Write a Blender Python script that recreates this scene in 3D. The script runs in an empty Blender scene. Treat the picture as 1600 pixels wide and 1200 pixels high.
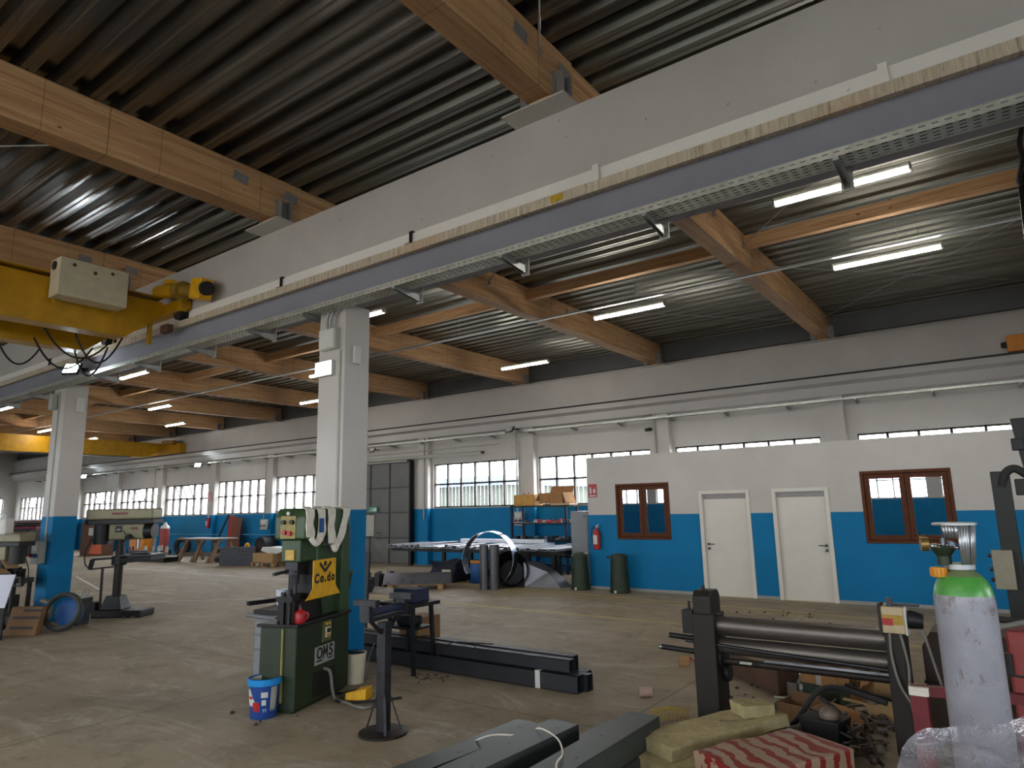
import bpy, bmesh, math, random
from mathutils import Vector as V, Matrix, Quaternion, noise
random.seed(7)
SC = bpy.context.scene
COL = SC.collection
PI = math.pi
def R(d): return math.radians(d)

# ---------------------------------------------------------------- camera
FPX, PITCH, ROLL, YAW, EYE = 1054.8, .18048, -.02154, .62815, 1.85
_w = V((-math.sin(YAW)*math.cos(PITCH), math.cos(YAW)*math.cos(PITCH), math.sin(PITCH)))
_r0 = V((math.cos(YAW), math.sin(YAW), 0)); _u0 = _r0.cross(_w)
_r = math.cos(ROLL)*_r0 + math.sin(ROLL)*_u0
_u = -math.sin(ROLL)*_r0 + math.cos(ROLL)*_u0
cam_d = bpy.data.cameras.new('camera'); cam = bpy.data.objects.new('camera', cam_d); COL.objects.link(cam)
cam_d.sensor_width = 36; cam_d.lens = FPX*36/1600; cam_d.clip_start = .05; cam_d.clip_end = 300
mw = Matrix.Identity(4)
for i in range(3):
    mw[i][0] = _r[i]; mw[i][1] = _u[i]; mw[i][2] = -_w[i]
mw[2][3] = EYE
cam.matrix_world = mw
SC.camera = cam
def ray(x, y): return (x-800)/FPX*_r - (y-600)/FPX*_u + _w
def fz(x, y, z=0.0):            # point of a horizontal plane read off the photograph
    d = ray(x, y); return V((0, 0, EYE)) + d*((z-EYE)/d.z)
def fy(x, y, Y):
    d = ray(x, y); return V((0, 0, EYE)) + d*(Y/d.y)
def fx(x, y, X):
    d = ray(x, y); return V((0, 0, EYE)) + d*(X/d.x)

# ---------------------------------------------------------------- mesh builder
class MB:
    def __init__(s): s.bm = bmesh.new()
    def face(s, pts):
        try: return s.bm.faces.new([s.bm.verts.new(V(p)) for p in pts])
        except ValueError: return None
    def hexa(s, c):
        v = [s.bm.verts.new(V(p)) for p in c]
        for f in ((0,3,2,1),(4,5,6,7),(0,1,5,4),(1,2,6,5),(2,3,7,6),(3,0,4,7)): s.bm.faces.new([v[i] for i in f])
        return s
    def box(s, x0, x1, y0, y1, z0, z1):
        return s.hexa([(x0,y0,z0),(x1,y0,z0),(x1,y1,z0),(x0,y1,z0),(x0,y0,z1),(x1,y0,z1),(x1,y1,z1),(x0,y1,z1)])
    def rbox(s, c, sz, rot=None):
        c = V(c); m = rot if rot else Matrix.Identity(3); h = V(sz)/2
        P = [c + m @ V((sx*h.x, sy*h.y, sz_*h.z)) for sz_ in (-1,1) for sx, sy in ((-1,-1),(1,-1),(1,1),(-1,1))]
        return s.hexa(P)
    def bar(s, p0, p1, w, h=None, up=(0,0,1)):
        p0 = V(p0); p1 = V(p1); h = h or w; d = (p1-p0).normalized(); u = V(up)
        if abs(d.dot(u)) > .98: u = V((1,0,0))
        a = d.cross(u).normalized(); b = a.cross(d)
        a *= w/2; b *= h/2
        return s.hexa([p0-a-b, p0+a-b, p0+a+b, p0-a+b, p1-a-b, p1+a-b, p1+a+b, p1-a+b])
    def rings(s, rings, cap=True, closed=False):
        vs = [[s.bm.verts.new(p) for p in r] for r in rings]
        n = len(vs[0])
        prs = list(zip(vs, vs[1:])) + ([(vs[-1], vs[0])] if closed else [])
        for A, B in prs:
            for i in range(n):
                try: s.bm.faces.new([A[i], A[(i+1)%n], B[(i+1)%n], B[i]])
                except ValueError: pass
        if cap and not closed:
            s.bm.faces.new(vs[0][::-1]); s.bm.faces.new(vs[-1])
        return s
    def cyl(s, p0, p1, r, r1=None, n=16, cap=True):
        p0 = V(p0); p1 = V(p1); r1 = r if r1 is None else r1
        q = (p1-p0).to_track_quat('Z', 'Y')
        f = lambda p, rr: [p + q @ V((rr*math.cos(2*PI*i/n), rr*math.sin(2*PI*i/n), 0)) for i in range(n)]
        return s.rings([f(p0, r), f(p1, r1)], cap)
    def lathe(s, prof, c=(0,0,0), n=24, axis=(0,0,1), cap=True):
        c = V(c); q = V(axis).to_track_quat('Z', 'Y')
        return s.rings([[c + q @ V((max(r,1e-4)*math.cos(2*PI*i/n), max(r,1e-4)*math.sin(2*PI*i/n), z)) for i in range(n)] for r, z in prof], cap)
    def tube(s, pts, r, n=8, closed=False):
        pts = [V(p) for p in pts]; m = len(pts); out = []; q = None; prev = None
        for i, p in enumerate(pts):
            if closed: t = pts[(i+1)%m]-pts[i-1]
            else: t = pts[min(i+1,m-1)]-pts[max(i-1,0)]
            t = t.normalized() if t.length > 1e-9 else V((0,0,1))
            if q is None: q = t.to_track_quat('Z', 'Y')
            else: q = prev.rotation_difference(t) @ q
            prev = t
            rr = r[i] if isinstance(r, (list, tuple)) else r
            out.append([p + q @ V((rr*math.cos(2*PI*k/n), rr*math.sin(2*PI*k/n), 0)) for k in range(n)])
        return s.rings(out, not closed, closed)
    def torus(s, c, R0, r, axis=(0,0,1), n=40, m=8):
        q = V(axis).to_track_quat('Z', 'Y'); c = V(c)
        return s.tube([c + q @ V((R0*math.cos(2*PI*i/n), R0*math.sin(2*PI*i/n), 0)) for i in range(n)], r, m, True)
    def prism(s, pts, vec):
        A = [V(p) for p in pts]; B = [p+V(vec) for p in A]
        return s.rings([A, B])
    def ball(s, c, r, n=12, sq=(1,1,1)):
        c = V(c); k = max(4, n//2)
        return s.rings([[c + V((sq[0]*r*math.sin(a)*math.cos(2*PI*i/n), sq[1]*r*math.sin(a)*math.sin(2*PI*i/n), -sq[2]*r*math.cos(a))) for i in range(n)]
                        for a in [PI*(.02+.96*j/k) for j in range(k+1)]])
    def jitter(s, amt, sc=3.0, seed=0):
        for v in s.bm.verts:
            v.co += amt*noise.noise_vector(v.co*sc + V((seed*7.3, seed*1.7, seed)))
        return s
    def subdiv(s, n):
        bmesh.ops.subdivide_edges(s.bm, edges=s.bm.edges[:], cuts=n, use_grid_fill=True); return s
    def build(s, name, mat, parent=None, bev=0, seg=2, smooth=True, ang=47):
        bmesh.ops.recalc_face_normals(s.bm, faces=s.bm.faces[:])
        me = bpy.data.meshes.new(name); s.bm.to_mesh(me); s.bm.free()
        if smooth:
            for p in me.polygons: p.use_smooth = True
            me.set_sharp_from_angle(angle=R(ang))
        me.materials.append(mat)
        o = bpy.data.objects.new(name, me); COL.objects.link(o)
        if parent: o.parent = parent
        if bev:
            md = o.modifiers.new('bevel', 'BEVEL'); md.width = bev; md.segments = seg; md.limit_method = 'ANGLE'; md.angle_limit = R(35)
        return o
def arc(c, r, a0, a1, n, f):     # points of an arc through a mapping f(x, y) -> point
    return [f(c[0]+r*math.cos(a0+(a1-a0)*i/n), c[1]+r*math.sin(a0+(a1-a0)*i/n)) for i in range(n+1)]
def smooth_path(pts, k=6):       # Catmull-Rom
    P = [V(p) for p in pts]; out = []
    for i in range(len(P)-1):
        a = P[max(i-1,0)]; b = P[i]; c = P[i+1]; d = P[min(i+2,len(P)-1)]
        for j in range(k):
            t = j/k
            out.append(.5*((2*b)+(c-a)*t+(2*a-5*b+4*c-d)*t*t+(-a+3*b-3*c+d)*t**3))
    return out+[P[-1]]
def tag(o, label=None, cat=None, group=None, kind=None):
    if label: o['label'] = label
    if cat: o['category'] = cat
    if group: o['group'] = group
    if kind: o['kind'] = kind
    return o
def thing(name, label, cat, loc=(0,0,0), rz=0, group=None, kind=None):
    o = bpy.data.objects.new(name, None); COL.objects.link(o); o.empty_display_size = .1
    o.location = loc; o.rotation_euler = (0, 0, rz)
    return tag(o, label, cat, group, kind)
def dup(root, loc, rz=None, label=None, group=None):
    r = root.copy(); COL.objects.link(r); r.location = loc
    if rz is not None: r.rotation_euler = (0, 0, rz)
    if label: r['label'] = label
    if group: r['group'] = group
    for ch in list(root.children):
        c = ch.copy(); COL.objects.link(c); c.parent = r
        for g in list(ch.children):
            d = g.copy(); COL.objects.link(d); d.parent = c
    return r
def lettering(txt, size, mat, parent, loc, rot, name='lettering', depth=.001, bold=0, space=1.0):
    cu = bpy.data.curves.new(name, 'FONT'); cu.body = txt; cu.size = size; cu.extrude = depth; cu.offset = bold; cu.space_character = space
    cu.align_x = 'CENTER'; cu.align_y = 'CENTER'
    o = bpy.data.objects.new(name, cu); COL.objects.link(o); cu.materials.append(mat)
    bpy.context.view_layer.update()
    me = bpy.data.meshes.new_from_object(o.evaluated_get(bpy.context.evaluated_depsgraph_get()))
    bpy.data.objects.remove(o); o = bpy.data.objects.new(name, me); COL.objects.link(o)
    o.parent = parent; o.location = loc; o.rotation_euler = rot
    return o

# ---------------------------------------------------------------- materials
def srgb(*c): return tuple((x/255/12.92 if x/255 <= .04045 else ((x/255+.055)/1.055)**2.4) for x in c)+(1,)
class NT:
    def __init__(s, name):
        s.m = bpy.data.materials.new(name); s.m.use_nodes = True; s.t = s.m.node_tree; s.t.nodes.clear()
        s.out = s.n('ShaderNodeOutputMaterial'); s.b = s.n('ShaderNodeBsdfPrincipled'); s.l(s.b.outputs[0], s.out.inputs[0])
    def n(s, typ, **k):
        x = s.t.nodes.new(typ)
        for a, v in k.items(): setattr(x, a, v)
        return x
    def l(s, a, b): s.t.links.new(a, b)
    def val(s, sock, v):
        if hasattr(v, 'node'): s.l(v, sock)
        else: sock.default_value = v
    def math(s, op, a, b=0.0, c=None):
        x = s.n('ShaderNodeMath', operation=op); s.val(x.inputs[0], a); s.val(x.inputs[1], b)
        if c is not None: s.val(x.inputs[2], c)
        return x.outputs[0]
    def mix(s, f, a, b, blend='MIX'):
        x = s.n('ShaderNodeMix', data_type='RGBA', blend_type=blend)
        s.val(x.inputs[0], f); s.val(x.inputs[6], a); s.val(x.inputs[7], b); return x.outputs[2]
    def noise(s, vec, scale, detail=3, rough=.5, dist=0):
        x = s.n('ShaderNodeTexNoise'); x.inputs['Scale'].default_value = scale; x.inputs['Detail'].default_value = detail
        x.inputs['Roughness'].default_value = rough; x.inputs['Distortion'].default_value = dist
        if vec is not None: s.l(vec, x.inputs['Vector'])
        return x.outputs['Fac']
    def ramp(s, f, stops, interp='LINEAR'):
        x = s.n('ShaderNodeValToRGB'); cr = x.color_ramp; cr.interpolation = interp
        while len(cr.elements) < len(stops): cr.elements.new(.5)
        for e, (p, c) in zip(cr.elements, stops):
            e.position = p; e.color = c if isinstance(c, tuple) else (c, c, c, 1)
        s.l(f, x.inputs[0]); return x.outputs[0]
    def mapping(s, vec, sc=(1,1,1), loc=(0,0,0)):
        x = s.n('ShaderNodeMapping'); s.l(vec, x.inputs[0]); x.inputs['Scale'].default_value = sc; x.inputs['Location'].default_value = loc
        return x.outputs[0]
    def obj(s): return s.n('ShaderNodeTexCoord').outputs['Object']
    def pos(s): return s.n('ShaderNodeNewGeometry').outputs['Position']
    def xyz(s, v):
        x = s.n('ShaderNodeSeparateXYZ'); s.l(v, x.inputs[0]); return x.outputs
    def set(s, col=None, rough=None, metal=None, bump=None, bstr=.2, bdist=.01, spec=None):
        if col is not None: s.val(s.b.inputs['Base Color'], col)
        if rough is not None: s.val(s.b.inputs['Roughness'], rough)
        if metal is not None: s.val(s.b.inputs['Metallic'], metal)
        if spec is not None: s.val(s.b.inputs['Specular IOR Level'], spec)
        if bump is not None:
            x = s.n('ShaderNodeBump'); x.inputs['Strength'].default_value = bstr; x.inputs['Distance'].default_value = bdist
            s.l(bump, x.inputs['Height']); s.l(x.outputs[0], s.b.inputs['Normal'])
        return s.m
_MC = {}
def paint(col, rough=.5, metal=0, var=.25, sc=6, wear=None, wamt=.3, bump=.05, spec=.5, stretch=(1,1,1)):
    """plain coated or raw surface: base colour with soft variation, optional wear patches of another colour"""
    key = (col, rough, metal, var, sc, wear, wamt, bump, spec, stretch)
    if key in _MC: return _MC[key]
    t = NT('surface'); v = t.mapping(t.obj(), stretch)
    c = srgb(*col); n1 = t.noise(v, sc, 4, .6)
    lo = tuple(x*(1-var) for x in c[:3])+(1,); hi = tuple(min(1, x*(1+var*.6)) for x in c[:3])+(1,)
    cc = t.ramp(n1, [(.3, lo), (.7, hi)])
    if wear:
        n2 = t.noise(t.mapping(t.obj(), stretch, (3.1,1.7,5.2)), sc*1.7, 6, .7)
        m = t.ramp(n2, [(1-wamt-.06, 0.0), (1-wamt+.04, 1.0)])
        cc = t.mix(m, cc, srgb(*wear))
    rr = t.math('MULTIPLY_ADD', n1, .25, rough-.12)
    t.set(cc, rr, metal, n1, bump, .01, spec)
    _MC[key] = t.m
    return t.m
def emis(col, strength, name='glow'):
    t = NT(name); t.b.inputs['Base Color'].default_value = (.8,.8,.8,1)
    t.b.inputs['Emission Color'].default_value = col; t.b.inputs['Emission Strength'].default_value = strength
    return t.m

STEEL_DARK = paint((62,62,66), .42, .7, .35, 9, wear=(96,78,62), wamt=.25)
STEEL_BLACK = paint((30,29,29), .5, .3, .35, 7, wear=(58,50,44), wamt=.2)
IRON_BROWN = paint((42,36,32), .55, .35, .35, 6, wear=(72,54,40), wamt=.25)
STEEL_RAW = paint((150,152,156), .32, .9, .2, 8)
GALV = paint((168,172,172), .42, .75, .2, 14)
CHROME = paint((200,200,202), .15, 1, .05, 4)
YELLOW = paint((188,140,6), .42, 0, .22, 4, wear=(120,90,30), wamt=.12)
YELLOW_TOOL = paint((226,172,20), .45, 0, .2, 10)
GREEN_M = paint((50,74,42), .42, .05, .25, 5, wear=(34,38,28), wamt=.3)
GREEN_DK = paint((36,50,28), .5, .05, .3, 4, wear=(24,26,20), wamt=.35)
RED = paint((170,32,34), .4, 0, .2, 8)
RED_DUST = paint((150,62,60), .55, 0, .25, 6, wear=(110,80,74), wamt=.3)
MAROON = paint((112,36,44), .5, .1, .25, 7, wear=(150,120,112), wamt=.18)
WHITE_P = paint((205,204,198), .5, 0, .06, 6)
CREAM = paint((206,198,172), .55, 0, .12, 7, wear=(150,140,112), wamt=.2)
GREY_BOX = paint((170,170,160), .5, 0, .1, 6)
BLACK = paint((24,24,25), .5, 0, .2, 8)
RUBBER = paint((34,32,31), .7, 0, .25, 9)
BEIGE = paint((140,134,112), .5, .1, .2, 6, wear=(96,88,70), wamt=.25)
CARD = paint((160,116,70), .85, 0, .18, 7)
CARD_DK = paint((128,96,64), .85, 0, .2, 6)
CARD_LT = paint((170,138,96), .85, 0, .15, 7)
WOOD = paint((168,128,84), .7, 0, .25, 5, stretch=(1,8,8))
WOOD_OLD = paint((124,102,80), .75, 0, .3, 5, stretch=(1,6,6))
BLUE_P = paint((28,86,150), .5, 0, .2, 6)
NAVY = paint((30,38,66), .7, 0, .3, 5)
CABLE = paint((30,30,32), .6, 0, .15, 9)
CABLE_GR = paint((120,118,110), .6, 0, .15, 9)
ORANGE = paint((208,128,24), .45, 0, .2, 5)
GREY_STEEL = paint((118,122,126), .45, .3, .2, 6, wear=(90,88,84), wamt=.2)
GREY_LOCK = paint((132,136,138), .5, .2, .12, 5)
RUST = paint((94,66,48), .8, .15, .35, 6, wear=(64,50,42), wamt=.35)
WHITE_CLOTH = paint((232,226,212), .85, 0, .15, 12)
# ---------------------------------------------------------------- shell materials
def wall_mat(name, off=0.0, slope=.0055, white=(198,194,188)):
    t = NT(name); p = t.pos(); x, y, z = t.xyz(p)
    # the blue dado ends lower towards the far left end of the hall
    d = t.math('MULTIPLY', t.math('MINIMUM', t.math('ADD', x, 16.0), 0.0), slope)
    e = t.math('SUBTRACT', z, t.math('ADD', d, 1.86+off))
    m = t.math('GREATER_THAN', e, 0.0)
    n = t.noise(p, 1.3, 5, .6); n2 = t.noise(p, 14, 4, .6)
    w = t.ramp(n, [(.3, srgb(*[c-10 for c in white])), (.7, srgb(*white))])
    b = t.ramp(n, [(.3, srgb(2,108,156)), (.7, srgb(4,120,172))])
    t.set(t.mix(m, b, w), .65, 0, n2, .08, .01, .25)
    return t.m
WALL = wall_mat('wall_paint'); WALL_OFF = wall_mat('office_paint', -.225, 0.0)
COLM = wall_mat('pillar_paint', 0.0)
def conc_mat(name, c, spots=.5):
    t = NT(name); p = t.pos(); n = t.noise(p, 1.1, 6, .65)
    cc = t.ramp(n, [(.3, srgb(*[x-12 for x in c])), (.7, srgb(*c))])
    v = t.n('ShaderNodeTexVoronoi'); v.inputs['Scale'].default_value = 7; t.l(p, v.inputs['Vector'])
    k = t.noise(p, 2.3, 2)
    pit = t.math('MULTIPLY', t.math('LESS_THAN', v.outputs['Distance'], .085), t.math('GREATER_THAN', k, .55))
    cc = t.mix(t.math('MULTIPLY', pit, spots), cc, srgb(112,108,104))
    t.set(cc, .7, 0, n, .1, .02); return t.m
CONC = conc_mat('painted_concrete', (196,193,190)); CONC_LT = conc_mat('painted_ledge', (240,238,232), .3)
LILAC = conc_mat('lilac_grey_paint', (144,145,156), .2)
def rail_mat():
    t = NT('crane_rail'); p = t.pos(); v = t.mapping(p, (9, 1, .8))
    n = t.noise(v, 3, 5, .7); n2 = t.noise(p, .35, 2)
    c = t.ramp(n, [(.3, srgb(112,102,90)), (.42, srgb(186,172,152)), (.7, srgb(222,212,192))])
    c = t.mix(t.ramp(n2, [(.55, 0.0), (.68, .8)]), c, srgb(196,132,40))
    t.set(c, .6, .2, n, .1); return t.m
RAILM = rail_mat()
def floor_mat():
    t = NT('concrete_floor'); p = t.pos(); x, y, z = t.xyz(p)
    n = t.noise(p, .35, 6, .6, .6); n2 = t.noise(p, 2.2, 6, .7, .4); n3 = t.noise(p, 22, 4, .7)
    c = t.ramp(n, [(.28, srgb(122,109,89)), (.5, srgb(148,134,112)), (.72, srgb(166,152,130))])
    c = t.mix(t.ramp(n2, [(.5, 0.0), (.7, .6)]), c, srgb(98,88,72))
    s = t.noise(t.mapping(p, (.45,1.5,1)), .8, 5, .8, 2.5)
    c = t.mix(t.ramp(s, [(.53, 0.0), (.64, .55)]), c, srgb(184,176,162))
    v = t.n('ShaderNodeTexVoronoi'); v.inputs['Scale'].default_value = 3.1; t.l(p, v.inputs['Vector'])
    c = t.mix(t.math('MULTIPLY', t.math('LESS_THAN', v.outputs['Distance'], .07), .55), c, srgb(84,76,64))
    def joint(co, off, per, wd):
        a = t.math('ABSOLUTE', t.math('SUBTRACT', t.math('FRACT', t.math('ADD', t.math('DIVIDE', co, per), off)), .5))
        return t.math('LESS_THAN', a, wd/per)
    wob = t.math('MULTIPLY', t.math('SUBTRACT', t.noise(p, 3, 3), .5), .05)
    jx = joint(t.math('ADD', x, wob), .5+2.95/4.0, 4.0, .011); jy = joint(t.math('ADD', y, wob), .5-5.35/4.0, 4.0, .011)
    j = t.math('MAXIMUM', jx, jy)
    c = t.mix(t.math('MULTIPLY', j, .7), c, srgb(88,78,64))
    c = t.mix(.18, c, t.ramp(n3, [(.3, srgb(110,100,86)), (.7, srgb(176,166,148))]))
    t.set(c, t.math('MULTIPLY_ADD', n2, .3, .5), 0, n3, .12, .01, .2); return t.m
FLOOR = floor_mat()
def deck_mat(base, rough, metal):
    t = NT('galvanised_deck'); p = t.pos()
    n = t.noise(t.mapping(p, (.12, 3.2, 2.5)), 2.0, 4, .6); n2 = t.noise(t.mapping(p, (1,6,6)), 5, 3)
    c = t.ramp(n, [(.28, srgb(*[q-30 for q in base])), (.5, srgb(*base)), (.72, srgb(*[q+30 for q in base]))])
    t.set(c, rough, metal); return t.m
DECK = deck_mat((124,122,118), .27, .95); DECK_F = deck_mat((116,116,108), .36, .8)
def glulam_mat(axis):
    t = NT('glulam'); o = t.obj(); x, y, z = t.xyz(o)
    sc = (6, .35, 9) if axis == 'y' else (.35, 6, 9)
    lam = t.math('FLOOR', t.math('DIVIDE', z, .042))
    cv = t.n('ShaderNodeCombineXYZ'); t.l(lam, cv.inputs[2])
    ad = t.n('ShaderNodeVectorMath', operation='MULTIPLY_ADD'); t.l(cv.outputs[0], ad.inputs[0]); ad.inputs[1].default_value = (3.3,7.7,1.9); t.l(o, ad.inputs[2])
    g = t.noise(t.mapping(ad.outputs[0], sc), 2.6, 5, .65, .6)
    bl = t.noise(t.mapping(ad.outputs[0], (.6,.45,3)), 1.1, 2)
    c = t.ramp(g, [(.3, srgb(146,110,76)), (.47, srgb(200,158,114)), (.75, srgb(222,188,144))])
    c = t.mix(t.ramp(bl, [(.35, .35), (.6, 0.0)]), c, srgb(162,114,74))
    edge = t.math('LESS_THAN', t.math('FRACT', t.math('DIVIDE', z, .042)), .035)
    c = t.mix(t.math('MULTIPLY', edge, .5), c, srgb(96,62,36))
    v = t.n('ShaderNodeTexVoronoi'); v.inputs['Scale'].default_value = 2.4; t.l(t.mapping(ad.outputs[0], (1.6,1,2.4) if axis == 'y' else (1,1.6,2.4)), v.inputs['Vector'])
    c = t.mix(t.ramp(v.outputs['Distance'], [(.045, .9), (.1, 0.0)]), c, srgb(70,42,22))
    if axis == 'y':   # faint pencil lines across the timber at every other deck rib
        pl = t.math('LESS_THAN', t.math('FRACT', t.math('DIVIDE', t.math('ADD', y, t.math('MULTIPLY', t.noise(t.mapping(o, (0,.7,0)), 2, 1), .5)), .62)), .012)
        c = t.mix(t.math('MULTIPLY', pl, .55), c, srgb(70,46,28))
    t.set(c, .62, 0, g, .06, .01, .35); return t.m
GLU_Y = glulam_mat('y'); GLU_X = glulam_mat('x')
def pane_mat():
    """clear corrugated plastic glazing: most light passes, ribs scatter some of it"""
    t = NT('corrugated_glazing'); x, y, z = t.xyz(t.pos())
    rib = t.math('LESS_THAN', t.math('FRACT', t.math('DIVIDE', t.math('ADD', x, y), .155)), .16)
    tr = t.n('ShaderNodeBsdfTransparent'); tl = t.n('ShaderNodeBsdfTranslucent'); tl.inputs[0].default_value = (.85,.88,.9,1)
    tr.inputs[0].default_value = (.95,.97,1,1)
    ms = t.n('ShaderNodeMixShader'); t.l(t.math('MULTIPLY_ADD', rib, .22, .02), ms.inputs[0]); t.l(tr.outputs[0], ms.inputs[1]); t.l(tl.outputs[0], ms.inputs[2])
    t.l(ms.outputs[0], t.out.inputs[0]); t.t.nodes.remove(t.b); return t.m
PANE = pane_mat()
FRAME_D = paint((62,52,48), .6, .2, .3, 9, wear=(110,70,52), wamt=.25)
def glass_mat():
    t = NT('office_glass'); g = t.n('ShaderNodeBsdfGlossy'); g.inputs['Roughness'].default_value = .012; g.inputs[0].default_value = (.86,.9,.95,1)
    tr = t.n('ShaderNodeBsdfTransparent'); tr.inputs[0].default_value = (.5,.55,.58,1)
    ms = t.n('ShaderNodeMixShader'); ms.inputs[0].default_value = .62; t.l(tr.outputs[0], ms.inputs[1]); t.l(g.outputs[0], ms.inputs[2])
    t.l(ms.outputs[0], t.out.inputs[0]); t.t.nodes.remove(t.b); return t.m
OGLASS = glass_mat()
BROWN_FR = paint((86,44,16), .5, 0, .3, 6, spec=.2, stretch=(3,3,1))
DOOR_W = paint((212,208,198), .45, 0, .04, 3)

# ---------------------------------------------------------------- shell
X0, X1, YN, YF, ZD = -54.0, 7.0, -7.2, 17.4, 6.2
S = 'structure'
def struct(name, mb, mat, label=None, cat=None, **k): return tag(mb.build(name, mat, **k), label, cat, None, S)
struct('floor', MB().box(X0-.3, X1+.3, YN-.3, YF+.3, -.2, 0), FLOOR, 'worn tan concrete workshop floor with joints and stains', 'floor', smooth=False)
# corrugated deck, ribs along the hall
def deck(name, ya, yb, label):
    m = MB(); pit = .311; prof = []
    k = math.floor((ya-1.91)/pit); y = 1.91+k*pit
    while y < yb+pit:
        prof += [(y-.05, ZD+.105), (y+.05, ZD+.105), (y+.095, ZD), (y+.14, ZD), (y+.155, ZD+.007), (y+.17, ZD), (y+.216, ZD)]
        y += pit
    prof = [p for p in prof if ya-.32 <= p[0] <= yb+.02]
    xs = [X0-.3, -30, -15, 0, X1+.3]
    for a, b in zip(xs, xs[1:]):
        A = [m.bm.verts.new((a, q[0], q[1])) for q in prof]; B = [m.bm.verts.new((b, q[0], q[1])) for q in prof]
        for i in range(len(prof)-1): m.bm.faces.new([A[i], A[i+1], B[i+1], B[i]])
        up = .03
    o = m.build(name, DECK if ya < 0 else DECK_F, smooth=False); tag(o, label, 'ceiling', None, S)
    md = o.modifiers.new('thick', 'SOLIDIFY'); md.thickness = .012; md.offset = 1
deck('ceiling_near', YN-.3, 5.33, 'dark corrugated steel roof deck above the camera')
deck('ceiling_far', 5.33, YF+.35, 'corrugated steel roof deck over the far bay behind the crane beam')

def holes_wall(m, a0, a1, z0, z1, holes, put):
    """rectangles of a wall around its openings; put(a0,a1,z0,z1)"""
    xs = sorted({a0, a1, *[h[0] for h in holes], *[h[1] for h in holes]})
    for p, q in zip(xs, xs[1:]):
        cuts = sorted((h[2], h[3]) for h in holes if h[0] <= p+1e-6 and h[1] >= q-1e-6)
        z = z0
        for c0, c1 in cuts:
            if c0 > z+1e-6: put(p, q, z, c0)
            z = c1
        if z < z1-1e-6: put(p, q, z, z1)
# window openings in the far wall (x0, x1); heights drop a little towards the far left end
FW = [(-2.75,.95), (-7.23,-3.55), (-11.70,-7.96), (-16.07,-12.47), (-25.08,-21.45), (-29.58,-25.82), (-34.2,-30.35), (-38.97,-35.0), (-43.55,-39.65), (-48.3,-44.3), (-53.1,-49.2)]
def dz(x): return .0055*min(0, x+16)
def wz(x): return 1.885+dz(x), 3.36+dz(x)*1.15
far_h = [(a, b)+wz((a+b)/2) for a, b in FW]
m = MB(); holes_wall(m, X0, X1, 0, 5.0, far_h, lambda a, b, c, d: m.box(a, b, YF, YF+.3, c, d))
m.box(X0, X1, YF, YF+.3, 5.0, ZD+.1)
struct('wall_far', m, WALL, 'long far wall, white above and blue below', 'wall', smooth=False)
near_h = [(a, b, 1.885, 3.42) for a, b in [(-6.9+4.45*k, -3.0+4.45*k) for k in range(-10, 3)]]
m = MB(); holes_wall(m, X0, X1, 0, ZD+.1, near_h, lambda a, b, c, d: m.box(a, b, YN-.3, YN, c, d))
struct('wall_near', m, WALL, 'long wall behind the camera', 'wall', smooth=False)
left_h = [(8.6, 12.1, 1.65, 3.1), (13.2, 16.75, 1.65, 3.1)]
m = MB(); holes_wall(m, YN, YF, 0, ZD+.1, left_h, lambda a, b, c, d: m.box(X0-.3, X0, a, b, c, d))
struct('wall_left', m, WALL, 'end wall at the far left of the hall', 'wall', smooth=False)
right_added_h = [(-5.5, -1.8, 1.885, 3.36), (-1.0, 2.7, 1.885, 3.36), (6.2, 9.8, 1.885, 3.36)]  # unseen openings added so daylight brightens the faces turned to the right
m = MB(); holes_wall(m, YN, YF, 0, ZD+.1, right_added_h, lambda a, b, c, d: m.box(X1, X1+.3, a, b, c, d))
struct('wall_right', m, WALL, 'end wall at the right of the hall', 'wall', smooth=False)
# pilasters of the far wall
for x in (-3.17, -7.52, -11.97, -16.38, -20.85, -25.27, -29.68, -34.44, -39.15, -43.9, -48.6):
    struct('pillar_far_wall', MB().box(x-.22, x+.22, 17.2, YF, 0, 4.4), WALL, smooth=False)
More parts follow.
